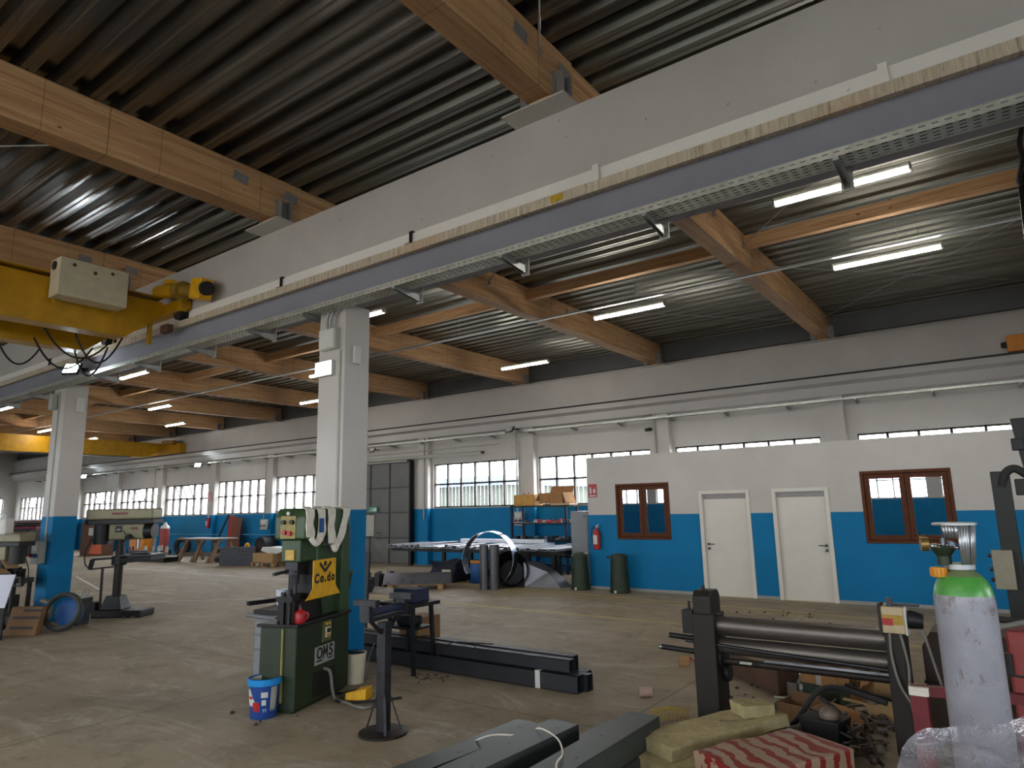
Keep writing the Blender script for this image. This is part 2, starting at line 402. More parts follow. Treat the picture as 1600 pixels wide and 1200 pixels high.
# windows: a steel frame and one pane mesh per window; some upper middle lights tilt inwards
def window(n, a, b, z0, z1, y, tilt=0, parent_kind=S, axis='x', open_pane=False):
    root = thing('window_%d' % n, None, None, kind=S)
    T = (lambda u, v, w: (u, y+v, w)) if axis == 'x' else (lambda u, v, w: (y-v, u, w))
    zm = z0+(z1-z0)*.53; f = MB(); w = (b-a)/6; s = .028
    fw = .12 if a < -20 and axis == 'x' else .08
    def br(p, q, wd=fw): f.bar(T(*p), T(*q), wd, .055)
    for z in (z0+.015, zm, z1-.015): br((a, 0, z), (b, 0, z))
    for i in range(7):
        x = a+i*w
        top = zm if tilt and i == 3 else z1
        br((x, 0, z0), (x, 0, top))
    f.build('window_frame', FRAME_D, root, smooth=False)
    p = MB()
    for i in range(6):
        if not (open_pane and i == 5): p.face([T(a+i*w+s, 0, z0+.03), T(a+(i+1)*w-s, 0, z0+.03), T(a+(i+1)*w-s, 0, zm-s), T(a+i*w+s, 0, zm-s)])
        if not (tilt and i in (2, 3)): p.face([T(a+i*w+s, 0, zm+s), T(a+(i+1)*w-s, 0, zm+s), T(a+(i+1)*w-s, 0, z1-.03), T(a+i*w+s, 0, z1-.03)])
    p.build('window_pane', PANE, root, smooth=False)
    if tilt:
        h = z1-zm-.05; ty = -math.sin(R(tilt))*h; tz = math.cos(R(tilt))*h
        g = MB(); xa, xb = a+2*w+.03, a+4*w-.03
        for u in (xa, (xa+xb)/2, xb): g.bar(T(u, -.03, zm+.03), T(u, ty-.03, zm+.03+tz), .035, .04, (1,0,0))
        for k in (0, 1): g.bar(T(xa, -.03+ty*k, zm+.03+tz*k), T(xb, -.03+ty*k, zm+.03+tz*k), .035, .04)
        sh = g.build('sash', FRAME_D, root, smooth=False)
        q = MB(); q.face([T(xa, -.03, zm+.03), T(xb, -.03, zm+.03), T(xb, ty-.03, zm+.03+tz), T(xa, ty-.03, zm+.03+tz)])
        q.build('sash_pane', PANE, sh, smooth=False)
    return root
TILT = {6: 24, 7: 26, 8: 24, 10: 14}
wn = 0
for i, (a, b, c, d) in enumerate(far_h):
    wn += 1; window(wn, a, b, c, d, YF+.08, TILT.get(i, 0), open_pane=(i == 7))
for a, b, c, d in near_h:
    wn += 1; window(wn, a, b, c, d, YN-.12)
for a, b, c, d in left_h:
    wn += 1; window(wn, a, b, c, d, X0-.12, axis='y')
for a, b, c, d in right_added_h:  # added windows, outside the view
    wn += 1; window(wn, a, b, c, d, X1+.12, axis='y')

# ---------------------------------------------------------------- pillars and precast crane beams
def pillar(x0, x1, y0, y1):
    return struct('pillar', MB().box(x0, x1, y0, y1, 0, 4.33), COLM, bev=.012, smooth=False)
tag(pillar(-6.705, -6.23, 5.187, 5.578), 'white and blue square concrete pillar behind the green machine', 'pillar')
tag(pillar(-14.70, -14.19, 5.187, 5.59), 'white and blue square concrete pillar at the drill presses', 'pillar')
tag(pillar(-22.7, -22.2, 5.187, 5.59), 'concrete pillar further down the row', 'pillar')
struct('beam_crane_runway_near', MB().box(X0, X1, 5.09, 5.5, 4.65, 5.58), CONC, 'huge grey-white precast beam crossing the picture above the crane rail', 'beam', smooth=False)
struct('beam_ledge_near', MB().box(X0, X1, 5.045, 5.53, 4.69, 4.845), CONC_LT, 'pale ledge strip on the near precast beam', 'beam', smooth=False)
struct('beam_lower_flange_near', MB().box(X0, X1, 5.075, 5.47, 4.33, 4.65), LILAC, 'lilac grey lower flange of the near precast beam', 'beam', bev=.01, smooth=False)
rl = MB().box(X0, X1, 4.985, 5.07, 4.61, 4.70); rl.box(X0, X1, 4.978, 5.0, 4.597, 4.612)
struct('trim_crane_rail_near', rl, RAILM, 'dirty cream crane rail along the near beam', 'rail', smooth=False)
# clips that hold the rail
for i, x in enumerate((-.37, -2.66, -4.97, -7.3, -9.6, -11.9, -14.6)):
    c = MB()
    if i < 2: c.box(x-.03, x+.03, 5.0, 5.04, 4.702, 4.86); c.box(x-.035, x+.035, 4.99, 5.03, 4.702, 4.74)
    else: c.box(x-.01, x-.002, 5.0, 5.04, 4.702, 4.84); c.box(x-.01, x+.04, 5.0, 5.04, 4.835, 4.843); c.box(x-.07, x, 4.99, 5.04, 4.702, 4.712)
    tag(c.build('rail_clip', CONC_LT if i < 2 else STEEL_BLACK), 'small bent steel clip standing on the near crane rail, %s from the right end' % ('first','second','third','fourth','fifth','sixth','seventh')[i], 'clip', 'clips along the near crane rail')
tag(MB().box(-3.13, -3.0, 4.979, 4.985, 4.622, 4.685).build('sticker', paint((200,160,20), .6, 0, .3, 30)), 'small yellow square sticker on the cream crane rail', 'sticker')
# far beam
struct('beam_crane_runway_far', MB().box(X0, X1, 17.05, YF-.02, 4.74, 5.58), CONC, 'long white precast beam over the far wall', 'beam', smooth=False)
m = MB(); m.prism([(X0,16.93,4.70),(X0,YF-.02,4.70),(X0,YF-.02,4.28),(X0,17.15,4.28),(X0,17.12,4.5),(X0,16.93,4.56)], (X1-X0,0,0))
struct('beam_lower_flange_far', m, CONC, 'lower ledge of the far precast beam', 'beam', smooth=False)
struct('trim_crane_rail_far', MB().box(X0, X1, 16.9, 17.06, 4.70, 4.742), STEEL_BLACK, 'thin dark rail line along the far beam', 'rail', smooth=False)
struct('beam_eaves', MB().box(X0, X1, 17.25, 17.38, 5.72, 6.2), paint((96,98,100), .5, .3, .15, 2), 'grey steel eaves channel between the rafter ends above the far beam', 'beam', smooth=False)

# ---------------------------------------------------------------- glulam rafters
GX = [-3.18, -7.5, -11.95, -16.28, -20.6, -24.75, -29.1, -33.4, -37.7, -42.0]
PLATE = paint((150,150,150), .5, .4, .12, 10); PLATE_P = paint((190,187,182), .55, .1, .08, 8)
ordn = ['first', 'second', 'third', 'fourth', 'fifth', 'sixth', 'seventh', 'eighth', 'ninth', 'tenth']
def rafter(x, ya, yb, label, near):
    o = thing('beam_glulam_rafter', label, 'beam', (x, 0, 5.64), group='near bay rafters' if near else 'far bay rafters', kind=S)
    b = MB()
    if near:   # end notched up over the bearing plate
        b.prism([(-.135, ya, 0), (-.135, 4.62, 0), (-.135, 4.8, .0), (-.135, yb, .0), (-.135, yb, .56), (-.135, ya, .56)], (.27, 0, 0))
    else: b.box(-.135, .135, ya, yb, 0, .56)
    b.build('timber', GLU_Y, o, bev=.006, seg=1, smooth=False)
    e = yb-.28 if not near else 5.02
    for s in (-1, 1):
        k = MB().box(s*.15-.012, s*.15+.012, e-.10, e+.10, -.02, .26)
        k.box(min(s*.15, s*.25), max(s*.15, s*.25), e-.09, e-.075, -.02, .25); k.box(min(s*.15, s*.25), max(s*.15, s*.25), e+.05, e+.065, -.02, .25)
        k.build('bracket', PLATE, o, smooth=False)
        if near:
            for yy in (e-.62, e+.12):
                MB().rbox((s*.14, yy, .36), (.012, .2, .12), Matrix.Rotation(R(-8), 3, 'X')).build('nail_plate', PLATE, o, smooth=False)
    MB().box(-.42, .30, (4.84 if near else 16.98), (5.35 if near else 17.3), -.058, -.04).build('bearing_plate', PLATE_P, o, smooth=False)
    MB().box(-.11, .11, (4.88 if near else 17.0), (5.3 if near else 17.2), -.04, 0).build('bearing_block', GLU_Y, o, smooth=False)
    return o
for i, x in enumerate(GX[:4]):
    rafter(x+.02, YN, 5.3, 'laminated timber rafter over the near bay, %s of them counted from the right' % ordn[i], True)
for i, x in enumerate(GX):
    rafter(x, 5.3, 17.2, 'laminated timber rafter over the far bay, %s of them counted from the right' % ordn[i], False)
for i in range(-1, len(GX)-1):
    xa = GX[i] if i >= 0 else 1.1; xb = GX[i+1]
    o = tag(MB().box(xb+.14, xa-.14, 10.68, 10.82, 5.92, 6.13).build('beam_timber_strut', GLU_X, bev=.004, seg=1, smooth=False),
            'narrow timber strut between far bay rafters, %s bay from the right' % ordn[i+1], 'beam', 'timber struts of the far bay', S)
rafter(1.13, 5.3, 17.2, 'laminated timber rafter of the far bay beyond the right picture edge', False)
# ---------------------------------------------------------------- daylight
wd = bpy.data.worlds.new('overcast_sky'); SC.world = wd; wd.use_nodes = True
bg = wd.node_tree.nodes['Background']; bg.inputs[0].default_value = (.93,.97,1.0,1); bg.inputs[1].default_value = 6.0
struct('ground', MB().box(-90, 40, -60, 70, -.5, -.25), paint((150,148,142), .9, 0, .1, 1), 'yard outside the windows', 'ground', smooth=False)
def portal(x, y, z, w, h, rot):
    d = bpy.data.lights.new('daylight_opening', 'AREA'); d.shape = 'RECTANGLE'; d.size = w; d.size_y = h; d.cycles.is_portal = True
    o = bpy.data.objects.new('daylight_opening', d); COL.objects.link(o); o.location = (x, y, z); o.rotation_euler = rot
for a, b, c, d in far_h: portal((a+b)/2, YF+.2, (c+d)/2, b-a, d-c, (R(-90), 0, 0))
for a, b, c, d in near_h: portal((a+b)/2, YN-.2, (c+d)/2, b-a, d-c, (R(90), 0, 0))
for a, b, c, d in right_added_h: portal(X1+.2, (a+b)/2, (c+d)/2, d-c, b-a, (0, R(90), 0))
for a, b, c, d in left_h: portal(X0-.2, (a+b)/2, (c+d)/2, d-c, b-a, (0, R(-90), 0))
# buildings across the yard, seen dimly through the corrugated panes
def outbuilding(x0, x1, y0, y1, h, col, roof, label):
    o = thing('building', label, 'building', ((x0+x1)/2, (y0+y1)/2, -.25))
    a, b = (x1-x0)/2, (y1-y0)/2
    MB().box(-a, a, -b, b, 0, h).build('wall', paint(col, .8, 0, .1, 1), o, smooth=False)
    MB().box(-a-.3, a+.3, -b-.3, b+.3, h, h+.45).build('roof', paint(roof, .7, 0, .1, 1), o, smooth=False)
outbuilding(-30.5, -20.3, 27, 36, 3.2, (52,58,48), (84,98,120), 'low grey-green shed seen through the window right of the steel gate')

# ---------------------------------------------------------------- LED battens
LEDM = emis((1,.93,.84,1), 26, 'led_diffuser')
BATTEN = [ # x0, x1, y, label
 (-1.90,-.49,8.21,'glowing LED batten nearest the camera, overlapping a cable tray bracket at upper right'),
 (-1.84,-.38,11.2,'glowing LED batten furthest right, over the rightmost rafter gap'),
 (-6.14,-4.73,11.28,'glowing LED batten hung just below the thin conduit, right of the middle rafter'),
 (-10.46,-9.01,13.97,'glowing LED batten hung low against the rafter above the corrugated window'),
 (-10.35,-8.9,8.3,'glowing LED batten peeking out at the right of the middle pillar head'),
 (-18.98,-17.55,14.0,'glowing LED batten half hidden by the left edge of the middle pillar, lower of two'),
 (-14.94,-13.5,11.3,'glowing LED batten half hidden by the left edge of the middle pillar, upper of two'),
 (-18.78,-17.33,8.15,'glowing LED batten crossed by the tray right of the floodlight'),
 (-23.8,-22.2,11.3,'glowing LED batten under the rafters, upper of the pair right of the left pillar'),
 (-27.9,-26.2,13.95,'glowing LED batten under the rafters, lower of the pair right of the left pillar'),
 (-27.1,-25.7,8.04,'glowing LED batten at the left picture edge'),
 (-33.3,-31.8,11.3,'glowing LED batten just left of the left pillar'),
 (-35.6,-34.1,13.98,'glowing LED batten just right of the left pillar, above the yellow crane girder')]
led0 = None
for x0, x1, y, lb in BATTEN:
    c = ((x0+x1)/2, y, 5.45)
    if led0 is None:
        led0 = thing('led_batten', lb, 'lamp', c, group='LED battens under the far bay roof'); L = .715
        MB().box(-L, L, -.045, .045, 0, .055).build('housing', GREY_BOX, led0, bev=.008)
        d = MB(); d.rings([[V((sx*L*.995, .05*math.cos(a), -.002-.045*math.sin(a))) for a in [PI*i/8 for i in range(9)]] for sx in (-1, 1)]); d.build('diffuser', LEDM, led0)
        for s in (-1, 1):
            MB().rbox((s*(L+.012), 0, .005), (.03, .1, .09)).build('end_cap', GREY_BOX, led0, bev=.006)
            MB().cyl((s*.45, 0, .055), (s*.45, 0, .745), .003, n=6).build('hanger', CABLE_GR, led0)
    else: dup(led0, c, None, lb)

for x, y in ((-1.4,-4.2),(-1.4,-1.2),(-14.4,-4.2),(-5.7,-1.2),(-5.7,-4.2),(-10.0,-1.2),(-10.0,-4.2)):  # out-of-view battens added to brighten the near bay
    dup(led0, (x, y, 5.45), None, 'LED batten of the near bay, behind the camera', 'LED battens of the near bay')
# ---------------------------------------------------------------- conduit under the rafters
cd = thing('conduit', 'thin galvanised conduit running the length of the far bay under the rafters', 'conduit', (0, 0, 0))
MB().box(-44, 2.0, 10.86, 10.93, 5.50, 5.53).build('rail', GALV, cd, smooth=False)
for x in [1.2-2.1*k for k in range(21)]:
    MB().cyl((x, 10.895, 5.53), (x, 10.895, 6.2), .004, n=6).build('hanger', GALV, cd)
rods = [(tuple(fx(843,75,-2.97)), tuple(fz(842,-70,6.1))), ((-.1,6.2,6.05),(-3.0,9.2,6.0)), ((-3.0,10.6,5.95),(.95,6.3,6.1)), ((-3.05,12.0,5.98),(.95,16.6,6.05)), ((-3.05,16.6,6.05),(.95,12.0,6.0)), ((-7.35,12.2,6.05),(-3.35,16.5,6.0)), ((-7.3,9.4,5.95),(-3.35,6.3,6.08)),
        ((-11.75,10.0,5.95),(-7.65,6.2,6.08)), ((-7.35,1.5,5.95),(-11.8,-2.8,6.0)), ((-7.4,3.0,5.85),(-11.8,.2,6.05))]
rl_ = ['rising off the largest rafter','rising to the right of the largest rafter','crossing above the nearest LED batten','behind the rightmost LED batten, falling right','behind the rightmost LED batten, rising right','in the bay of the conduit-hung batten','above the tray in the second far bay','at the middle pillar head','over the near bay, upper','over the near bay, lower']
for (a, b), lb in zip(rods, rl_):
    t_ = thing('tie_rod', 'thin grey steel tie rod under the roof, '+lb, 'rod', (0,0,0), group='roof tie rods')
    a = V(a); b = V(b); u = (b-a).normalized()
    MB().cyl(a, b, .008, n=8).build('rod', GALV, t_)
    for p, s in ((a, 1), (b, -1)):
        MB().prism([p+V((-.03,0,-.06)), p+V((.03,0,-.06)), p+V((.0,0,.08))], (0,.012,0)).build('gusset', PLATE, t_, smooth=False)
        MB().cyl(p+u*s*.2, p+u*s*.34, .014, n=8).build('turnbuckle', GALV, t_)

# ---------------------------------------------------------------- cable trays on brackets
def slot_mat():
    t = NT('perforated_tray'); x, y, z = t.xyz(t.pos())
    f = t.math('ABSOLUTE', t.math('SUBTRACT', t.math('FRACT', t.math('DIVIDE', x, .075)), .5))
    a = t.math('LESS_THAN', f, .27)
    rz = t.math('ABSOLUTE', t.math('SUBTRACT', t.math('FRACT', t.math('DIVIDE', t.math('ADD', z, .012), .04)), .5))
    ry = t.math('ABSOLUTE', t.math('SUBTRACT', t.math('FRACT', t.math('DIVIDE', y, .05)), .5))
    nz = t.math('ABSOLUTE', t.xyz(t.n('ShaderNodeNewGeometry').outputs['Normal'])[2])
    b = t.math('LESS_THAN', t.math('ADD', t.math('MULTIPLY', ry, nz), t.math('MULTIPLY', rz, t.math('SUBTRACT', 1.0, nz))), .14)
    hole = t.math('MULTIPLY', a, b)
    n = t.noise(t.pos(), 12, 3)
    t.set(t.ramp(n, [(.3, srgb(178,182,172)), (.7, srgb(206,208,198))]), .38, .7, n, .05)
    t.val(t.b.inputs['Alpha'], t.math('SUBTRACT', 1.0, hole)); return t.m
TRAY = slot_mat()
def tray(name, label, x0, x1, y0, y1, z0, z1, bx, near):
    o = thing(name, label, 'cable tray')
    m = MB(); w = .0015
    m.box(x0, x1, y0, y0+w, z0, z1); m.box(x0, x1, y1-w, y1, z0, z1); m.box(x0, x1, y0, y1, z0, z0+w)
    m.build('tray', TRAY, o, smooth=False)
    l = MB(); l.box(x0, x1, y0-.002, y0+.012, z1-.002, z1+.004); l.box(x0, x1, y1-.012, y1+.002, z1-.002, z1+.004); l.build('rim', GALV, o, smooth=False)
    cb = MB()
    for k, yy in enumerate((y0+.05, y0+.09, y0+.13)):
        cb.tube([(x0+(x1-x0)*i/60, yy+.01*math.sin(i*1.7+k), z0+.014) for i in range(61)], .011, 6)
    cb.build('cable', CABLE, o)
    for x in bx:
        b = MB()
        b.box(x-.02, x+.02, y0-.015, y1+.2, z0-.03, z0-.002)
        b.prism([(x-.02, y0-.015, z0-.03), (x-.02, y1+.2, z0-.09), (x-.02, y1+.2, z0-.03)], (.004,0,0))
        b.prism([(x+.016, y0-.015, z0-.03), (x+.016, y1+.2, z0-.09), (x+.016, y1+.2, z0-.03)], (.004,0,0))
        k = b.build('bracket', GALV, o, smooth=False)
        p = MB(); p.box(x-.045, x+.045, y1+.2, y1+.212, z0-.1, z0+(.13 if near else .06))
        if near: p.box(x-.02, x+.02, y1+.02, y1+.03, z0-.02, 4.335); p.box(x-.05, x+.05, y1+.02, y1+.1, 4.326, 4.334)
        p.build('bracket_plate', PLATE_P, k, smooth=False)
    return o
tray('cable_tray_near', 'perforated galvanised cable tray under the near precast beam', X0+20, 3.5, 4.965, 5.165, 4.25, 4.315, [.75,-.72,-2.2,-3.7,-5.17,-6.76,-7.92,-9.42,-11.05,-12.5,-15.4,-17,-18.5,-20.1], True)
tray('cable_tray_far', 'perforated cable tray along the top of the far wall', X0+1, 3.5, 16.96, 17.12, 4.13, 4.18, [.4-1.52*k for k in range(34)], False)

# ---------------------------------------------------------------- floodlights
FL_ON = emis((.82,.92,1,1), 90, 'floodlight_glow'); FL_OFF = paint((206,208,206), .3, 0, .05, 5)
def flood(p, rz, tilt, on, label, sc=1):
    o = thing('floodlight', label, 'lamp', p, rz, 'floodlights')
    rt = Matrix.Rotation(R(tilt), 3, 'X')
    MB().rbox((0,0,0), (.3*sc,.05*sc,.22*sc), rt).build('housing', BLACK, o, bev=.008)
    g = MB().rbox(rt @ V((0,-.028*sc,0)), (.25*sc,.01,.17*sc), rt).build('lens', FL_ON if on else FL_OFF, o)
    b = MB().bar((-.17*sc,0,0), (-.17*sc,.16*sc,.02), .012, .03); b.bar((.17*sc,0,0), (.17*sc,.16*sc,.02), .012, .03); b.bar((-.17*sc,.16*sc,.02), (.17*sc,.16*sc,.02), .03, .012)
    b.bar((0,.16*sc,.02), (0,.4*sc,.02), .03, .02)
    b.build('bracket', STEEL_BLACK, o, smooth=False)
flood((-12.95,4.8,4.38), 0.5, -25, True, 'blazing white floodlight at the head of the left pillar')
flood((-42.0,16.7,4.05), .6, -25, True, 'glowing floodlight on the far wall between the left pillar and the yellow girder')
flood((-30.1,16.7,4.05), .6, -25, True, 'glowing floodlight on the far wall above the trestle table')
flood((-12.25,16.7,4.2), -.2, -35, False, 'switched off square floodlight on the far wall above the pilaster')
flood((-18.45,16.75,3.98), -.1, -35, False, 'small switched off floodlight over the steel gate', .8)

# ---------------------------------------------------------------- pillar fittings
jb = thing('junction_box', 'grey junction box high on the middle pillar', 'box', (-6.46,5.15,3.9), group=None)
MB().rbox((0,0,0), (.3,.09,.26)).build('box', GREY_BOX, jb, bev=.01); MB().rbox((0,-.05,0), (.27,.02,.23)).build('lid', WHITE_P, jb, bev=.006)
for dx in (-.06, .0, .09):
    MB().tube(smooth_path([(dx,.0,.13), (dx,.0,.25), (dx*1.5+.05,.0,.36), (dx+.12,-.05,.42)]), .012, 8).build('conduit', GALV, jb)
el = thing('emergency_light', 'lit white emergency light plate on the middle pillar', 'lamp', (-6.55,5.16,3.55))
MB().rbox((0,0,0), (.31,.05,.19)).build('housing', WHITE_P, el, bev=.008); MB().rbox((0,-.028,0), (.29,.01,.165)).build('diffuser', emis((1,.97,.9,1), 2.2, 'emergency_glow'), el)
tag(MB().box(-6.31,-6.28,5.165,5.187,1.2,3.75).build('cable_duct', GREY_BOX), 'white vertical cable duct on the middle pillar', 'duct')
tag(MB().box(-14.42,-14.38,5.165,5.187,1.35,4.2).build('cable_duct', GREY_BOX), 'white vertical cable duct on the left pillar', 'duct')
tag(MB().rbox((-14.53,5.12,4.0),(.16,.1,.3)).build('junction_box', GREY_BOX, bev=.01), 'white box high on the left pillar', 'box')
tag(MB().rbox((-14.161,5.45,3.95),(.06,.14,.3)).build('speaker_box', WHITE_P, bev=.01), 'small white box on the right side of the left pillar', 'box')
tag(MB().rbox((-6.2,5.35,3.7),(.05,.1,.22)).build('switch_box', WHITE_P, bev=.01), 'small white box on the right side of the middle pillar', 'box')
def sockets(p, w, h, label, d=.12, col=GREY_BOX):
    o = thing('socket_panel', label, 'socket box', p, group=None)
    MB().rbox((0,0,0), (w,d,h)).build('box', col, o, bev=.01)
    for i, dx in enumerate((-.25*w, .25*w)):
        MB().cyl((dx,-d/2,-.1*h), (dx,-d/2-.05,-.16*h), .035, n=12).build('socket', RED if i == 0 else BLUE_P, o)
    MB().rbox((0,-d/2-.005,.25*h), (w*.7,.02,h*.3)).build('cover', WHITE_P, o, bev=.004)
    return o
sockets((-14.5,5.12,1.22), .34, .4, 'grey socket panel on the blue part of the left pillar')
sockets((-25.35,17.1,1.36), .42, .42, 'white socket panel on the far wall right of the rusty sheets')
sockets((-34.6,17.1,1.2), .5, .36, 'white socket panel on the far wall behind the small gas cylinder')
sockets((-12.25,17.1,1.5), .3, .42, 'white socket panel on the wall behind the shelf rack')

# ---------------------------------------------------------------- bridge cranes
cr = thing('bridge_crane', 'yellow overhead bridge crane with two girders at the left over the near bay', 'crane', (-10.1, 4.9, 4.4))
def girder(m, x0, x1, zb, zt, ylen, cham=.42, cy=.52):
    # box girder along -y, bottom cut up towards its end at y = 0
    m.prism([(x0,0,zb+cham), (x0,-cy,zb), (x0,-ylen,zb), (x0,-ylen,zt), (x0,0,zt-.06)], (x1-x0,0,0)); return m
for k, xo in enumerate((0, -1.33)):
    g = girder(MB(), xo-.29, xo, 0, .69, 12).build('girder', YELLOW, cr, bev=.006, seg=1, smooth=False)
    f = MB().box(xo-.33, xo+.04, -12, -.02, .68, .70); f.build('flange', YELLOW, g, smooth=False)
ec = MB().box(-2.3, .5, .0, .17, .42, .6); ec.build('end_carriage', YELLOW, cr, bev=.01, smooth=False)
for x in (-2.05, .35):
    MB().cyl((x, .04, .42), (x, .14, .42), .11, n=20).build('wheel', STEEL_DARK, cr)
mt = MB().cyl((-.1,-.02,.82), (.42,-.02,.73), .1, n=20); mt.cyl((-.16,-.02,.83), (-.1,-.02,.82), .092, n=20); mo = mt.build('motor', YELLOW_TOOL, cr)
MB().rbox((.22,-.03,.9), (.2,.12,.07), Matrix.Rotation(R(8),3,'Y')).build('terminal_box', YELLOW_TOOL, mo, bev=.006)
gm = MB().cyl((.42,-.02,.73), (.62,-.02,.69), .12, .14, n=20); gm.cyl((.62,-.02,.69), (.95,-.02,.62), .085, n=16); gm.build('gear_neck', paint((150,120,40), .5, 0, .3, 8), cr)
gb = MB().rbox((1.12,-.03,.6), (.28,.2,.3), Matrix.Rotation(R(10),3,'Y')); gb.build('gearbox', YELLOW_TOOL, cr, bev=.015)
MB().cyl((1.26,-.05,.58), (1.34,-.05,.565), .1, n=20).build('fan_cover', BLACK, cr)
MB().rbox((-.08,-.14,.28), (.07,.05,.62)).build('guide_arm', YELLOW, cr, bev=.005)
MB().rbox((.27,-.06,.16), (.2,.1,.12)).build('buffer', RUST, cr, bev=.01)
bx = thing('control_box', None, None); bx.parent = cr
MB().box(.06, .36, -1.55, -.68, .32, .84).build('enclosure', CREAM, bx, bev=.01, smooth=False)
MB().cyl((.2,-1.55,.74), (.2,-1.57,.74), .06, n=16).build('knob', BLACK, bx)
for yy, zz in ((-1.38,.76), (-1.12,.71), (-.9,.76)): MB().cyl((.36,yy,zz), (.372,yy,zz), .022, n=12).build('plug', RUST, bx)
for yy in (-1.5,-.75): MB().rbox((.1,yy,.28), (.02,.03,.1)).build('lug', YELLOW, bx)
fe = MB()
for (a, b, s) in (((-.7,-.25,.15),(-.7,-.9,.1),.42), ((-.85,-.35,.1),(-.6,-1.35,.1),.36), ((-1.6,-.3,.12),(-1.2,-1.25,.05),.4), ((-1.7,-1.0,.0),(-1.5,-1.6,.0),.3), ((-1.75,-1.5,.0),(-1.4,-2.2,.0),.35), ((-1.5,-.6,.05),(-1.05,-.3,.05),.45)):
    a = V(a); b = V(b)
    fe.tube([a.lerp(b, t/12)-V((0,0,s*4*(t/12)*(1-t/12))) for t in range(13)], .014, 8)
fe.build('festoon_cable', CABLE, cr)
c2 = thing('bridge_crane', 'yellow overhead crane girder far left over the far bay', 'crane', (-33.5, 16.75, 4.6))
g = girder(MB(), -.4, 0, 0, .75, 11.2, .45, .8).build('girder', YELLOW, c2, smooth=False)
MB().box(-.42, .02, -11.2, -1.5, -.03, 0).build('flange', STEEL_BLACK, c2, smooth=False)
MB().box(-1.4, 1.6, -.02, .28, .145, .62).build('end_carriage', YELLOW, c2, bev=.01, smooth=False)
MB().cyl((.2,-.1,.72), (1.3,-.1,.66), .11, n=16).build('motor', paint((150,110,40), .5, 0, .3, 8), c2)
h = MB().rbox((-.2,-8.9,.85), (.5,.7,.3)); h.cyl((-.2,-9.1,1.0), (-.2,-8.3,1.0), .14, n=14); h.build('hoist', IRON_BROWN, c2)
hk = MB().cyl((-.2,-8.2,-.0), (-.2,-8.2,-1.9), .02, n=8); hk.rbox((-.2,-8.2,-.5), (.16,.12,.3)); hk.build('hoist_chain', BLACK, c2)
c3 = thing('crane_end_carriage', 'orange end of a crane carriage on the far rail at the right picture edge', 'crane', (.7, 16.92, 4.75))
MB().box(-.42, 1.6, -.1, .12, .0, .34).build('carriage', ORANGE, c3, bev=.015, smooth=False)
MB().cyl((-.42,0,.16), (-.52,0,.16), .07, .05, n=14).build('buffer', RUBBER, c3)
# ---------------------------------------------------------------- green punching machine
om = thing('punching_machine', 'tall dark green punching machine with a control head, in front of the middle pillar', 'machine', (-5.61, 4.18, 0), R(19.9))
b = MB().box(-.40, 0, 0, .98, .03, .77); b.box(-.37,-.03,.03,.95,0,.03); b.build('base_cabinet', GREEN_DK, om, bev=.012, smooth=False)
MB().box(-.02, .0025, .3, .72, .08, .3).build('vent_panel', BLACK, om, smooth=False)
MB().box(-.43, .02, -.02, 1.0, .77, .80).build('table', STEEL_BLACK, om, bev=.006, smooth=False)
MB().box(-.33, -.06, .42, .95, .8, 1.68).build('column', GREEN_M, om, bev=.02, smooth=False)
MB().box(-.07, -.0, .80, .97, .8, 1.7).build('side_post', GREEN_M, om, bev=.008, smooth=False)
hd = MB(); hd.prism([(-.36,.1,1.58),(-.36,.1,1.80),(-.36,.16,1.885),(-.36,.96,1.885),(-.36,.96,1.58)], (.36,0,0)); head = hd.build('head', GREEN_M, om, bev=.02)
ng = MB().box(-.3, -.08, .14, .46, 1.36, 1.58); ng.build('ram_guide', GREEN_M, om, bev=.015, smooth=False)
rm = MB().box(-.26,-.12,.16,.36,1.24,1.37); rm.cyl((-.19,.24,1.24),(-.19,.24,1.14),.04,.03,n=16); rm.cyl((-.19,.24,1.14),(-.19,.24,1.05),.016,n=10); rm.bar((-.19,.1,1.28),(-.19,-.12,1.27),.03); rm.build('ram', STEEL_DARK, om)
MB().rbox((-.19,.13,1.43),(.1,.02,.1)).build('gauge_plate', paint((196,160,70),.5,0,.2,12), om, bev=.004)
jw = MB(); jw.prism([(-.3,.12,.8),(-.3,.12,.98),(-.3,.2,1.02),(-.3,.5,1.02),(-.3,.55,.8)], (.24,0,0)); jw.rbox((-.18,.1,.9),(.07,.06,.3)); jw.rbox((-.1,.1,.86),(.04,.05,.34)); jw.cyl((-.18,.26,1.02),(-.18,.26,1.05),.07,n=18); jw.build('anvil', STEEL_BLACK, om, bev=.006)
m = MB(); m.box(-.34,-.04,.34,.5,1.0,1.36); m.bar((-.17,.02,.8),(-.17,.02,1.09),.035); m.bar((-.1,.02,.8),(-.1,.02,1.12),.03); m.box(-.24,-.06,.0,.14,1.0,1.05); m.build('throat_guard', STEEL_BLACK, om, smooth=False)
cp = MB().rbox((-.2,.097,1.7),(.17,.008,.22)); face = cp.build('control_plate', paint((150,132,70),.5,0,.3,14), om)
for dx, dz_, mt in ((-.045,.05,BLACK),(.05,.05,BLACK),(-.03,-.05,RED),(.03,-.06,RED)):
    MB().cyl((-.2+dx,.094,1.7+dz_),(-.2+dx,.06,1.7+dz_),.022,n=12).build('button', mt, face)
MB().cyl((-.2,.1,1.835),(-.2,.085,1.835),.018,n=12).build('lamp', WHITE_P, om)
MB().box(-.055,-.05,.5,.72,1.5,1.62).build('name_plate', GREY_STEEL, om, smooth=False)
sg = MB().box(.0,.004,.32,.68,.36,.53).build('sign_plate', paint((170,172,168),.45,.3,.1,12), om, smooth=False)
lt = MB(); yz = lambda y, z: V((.006, y, z)); tk = .019
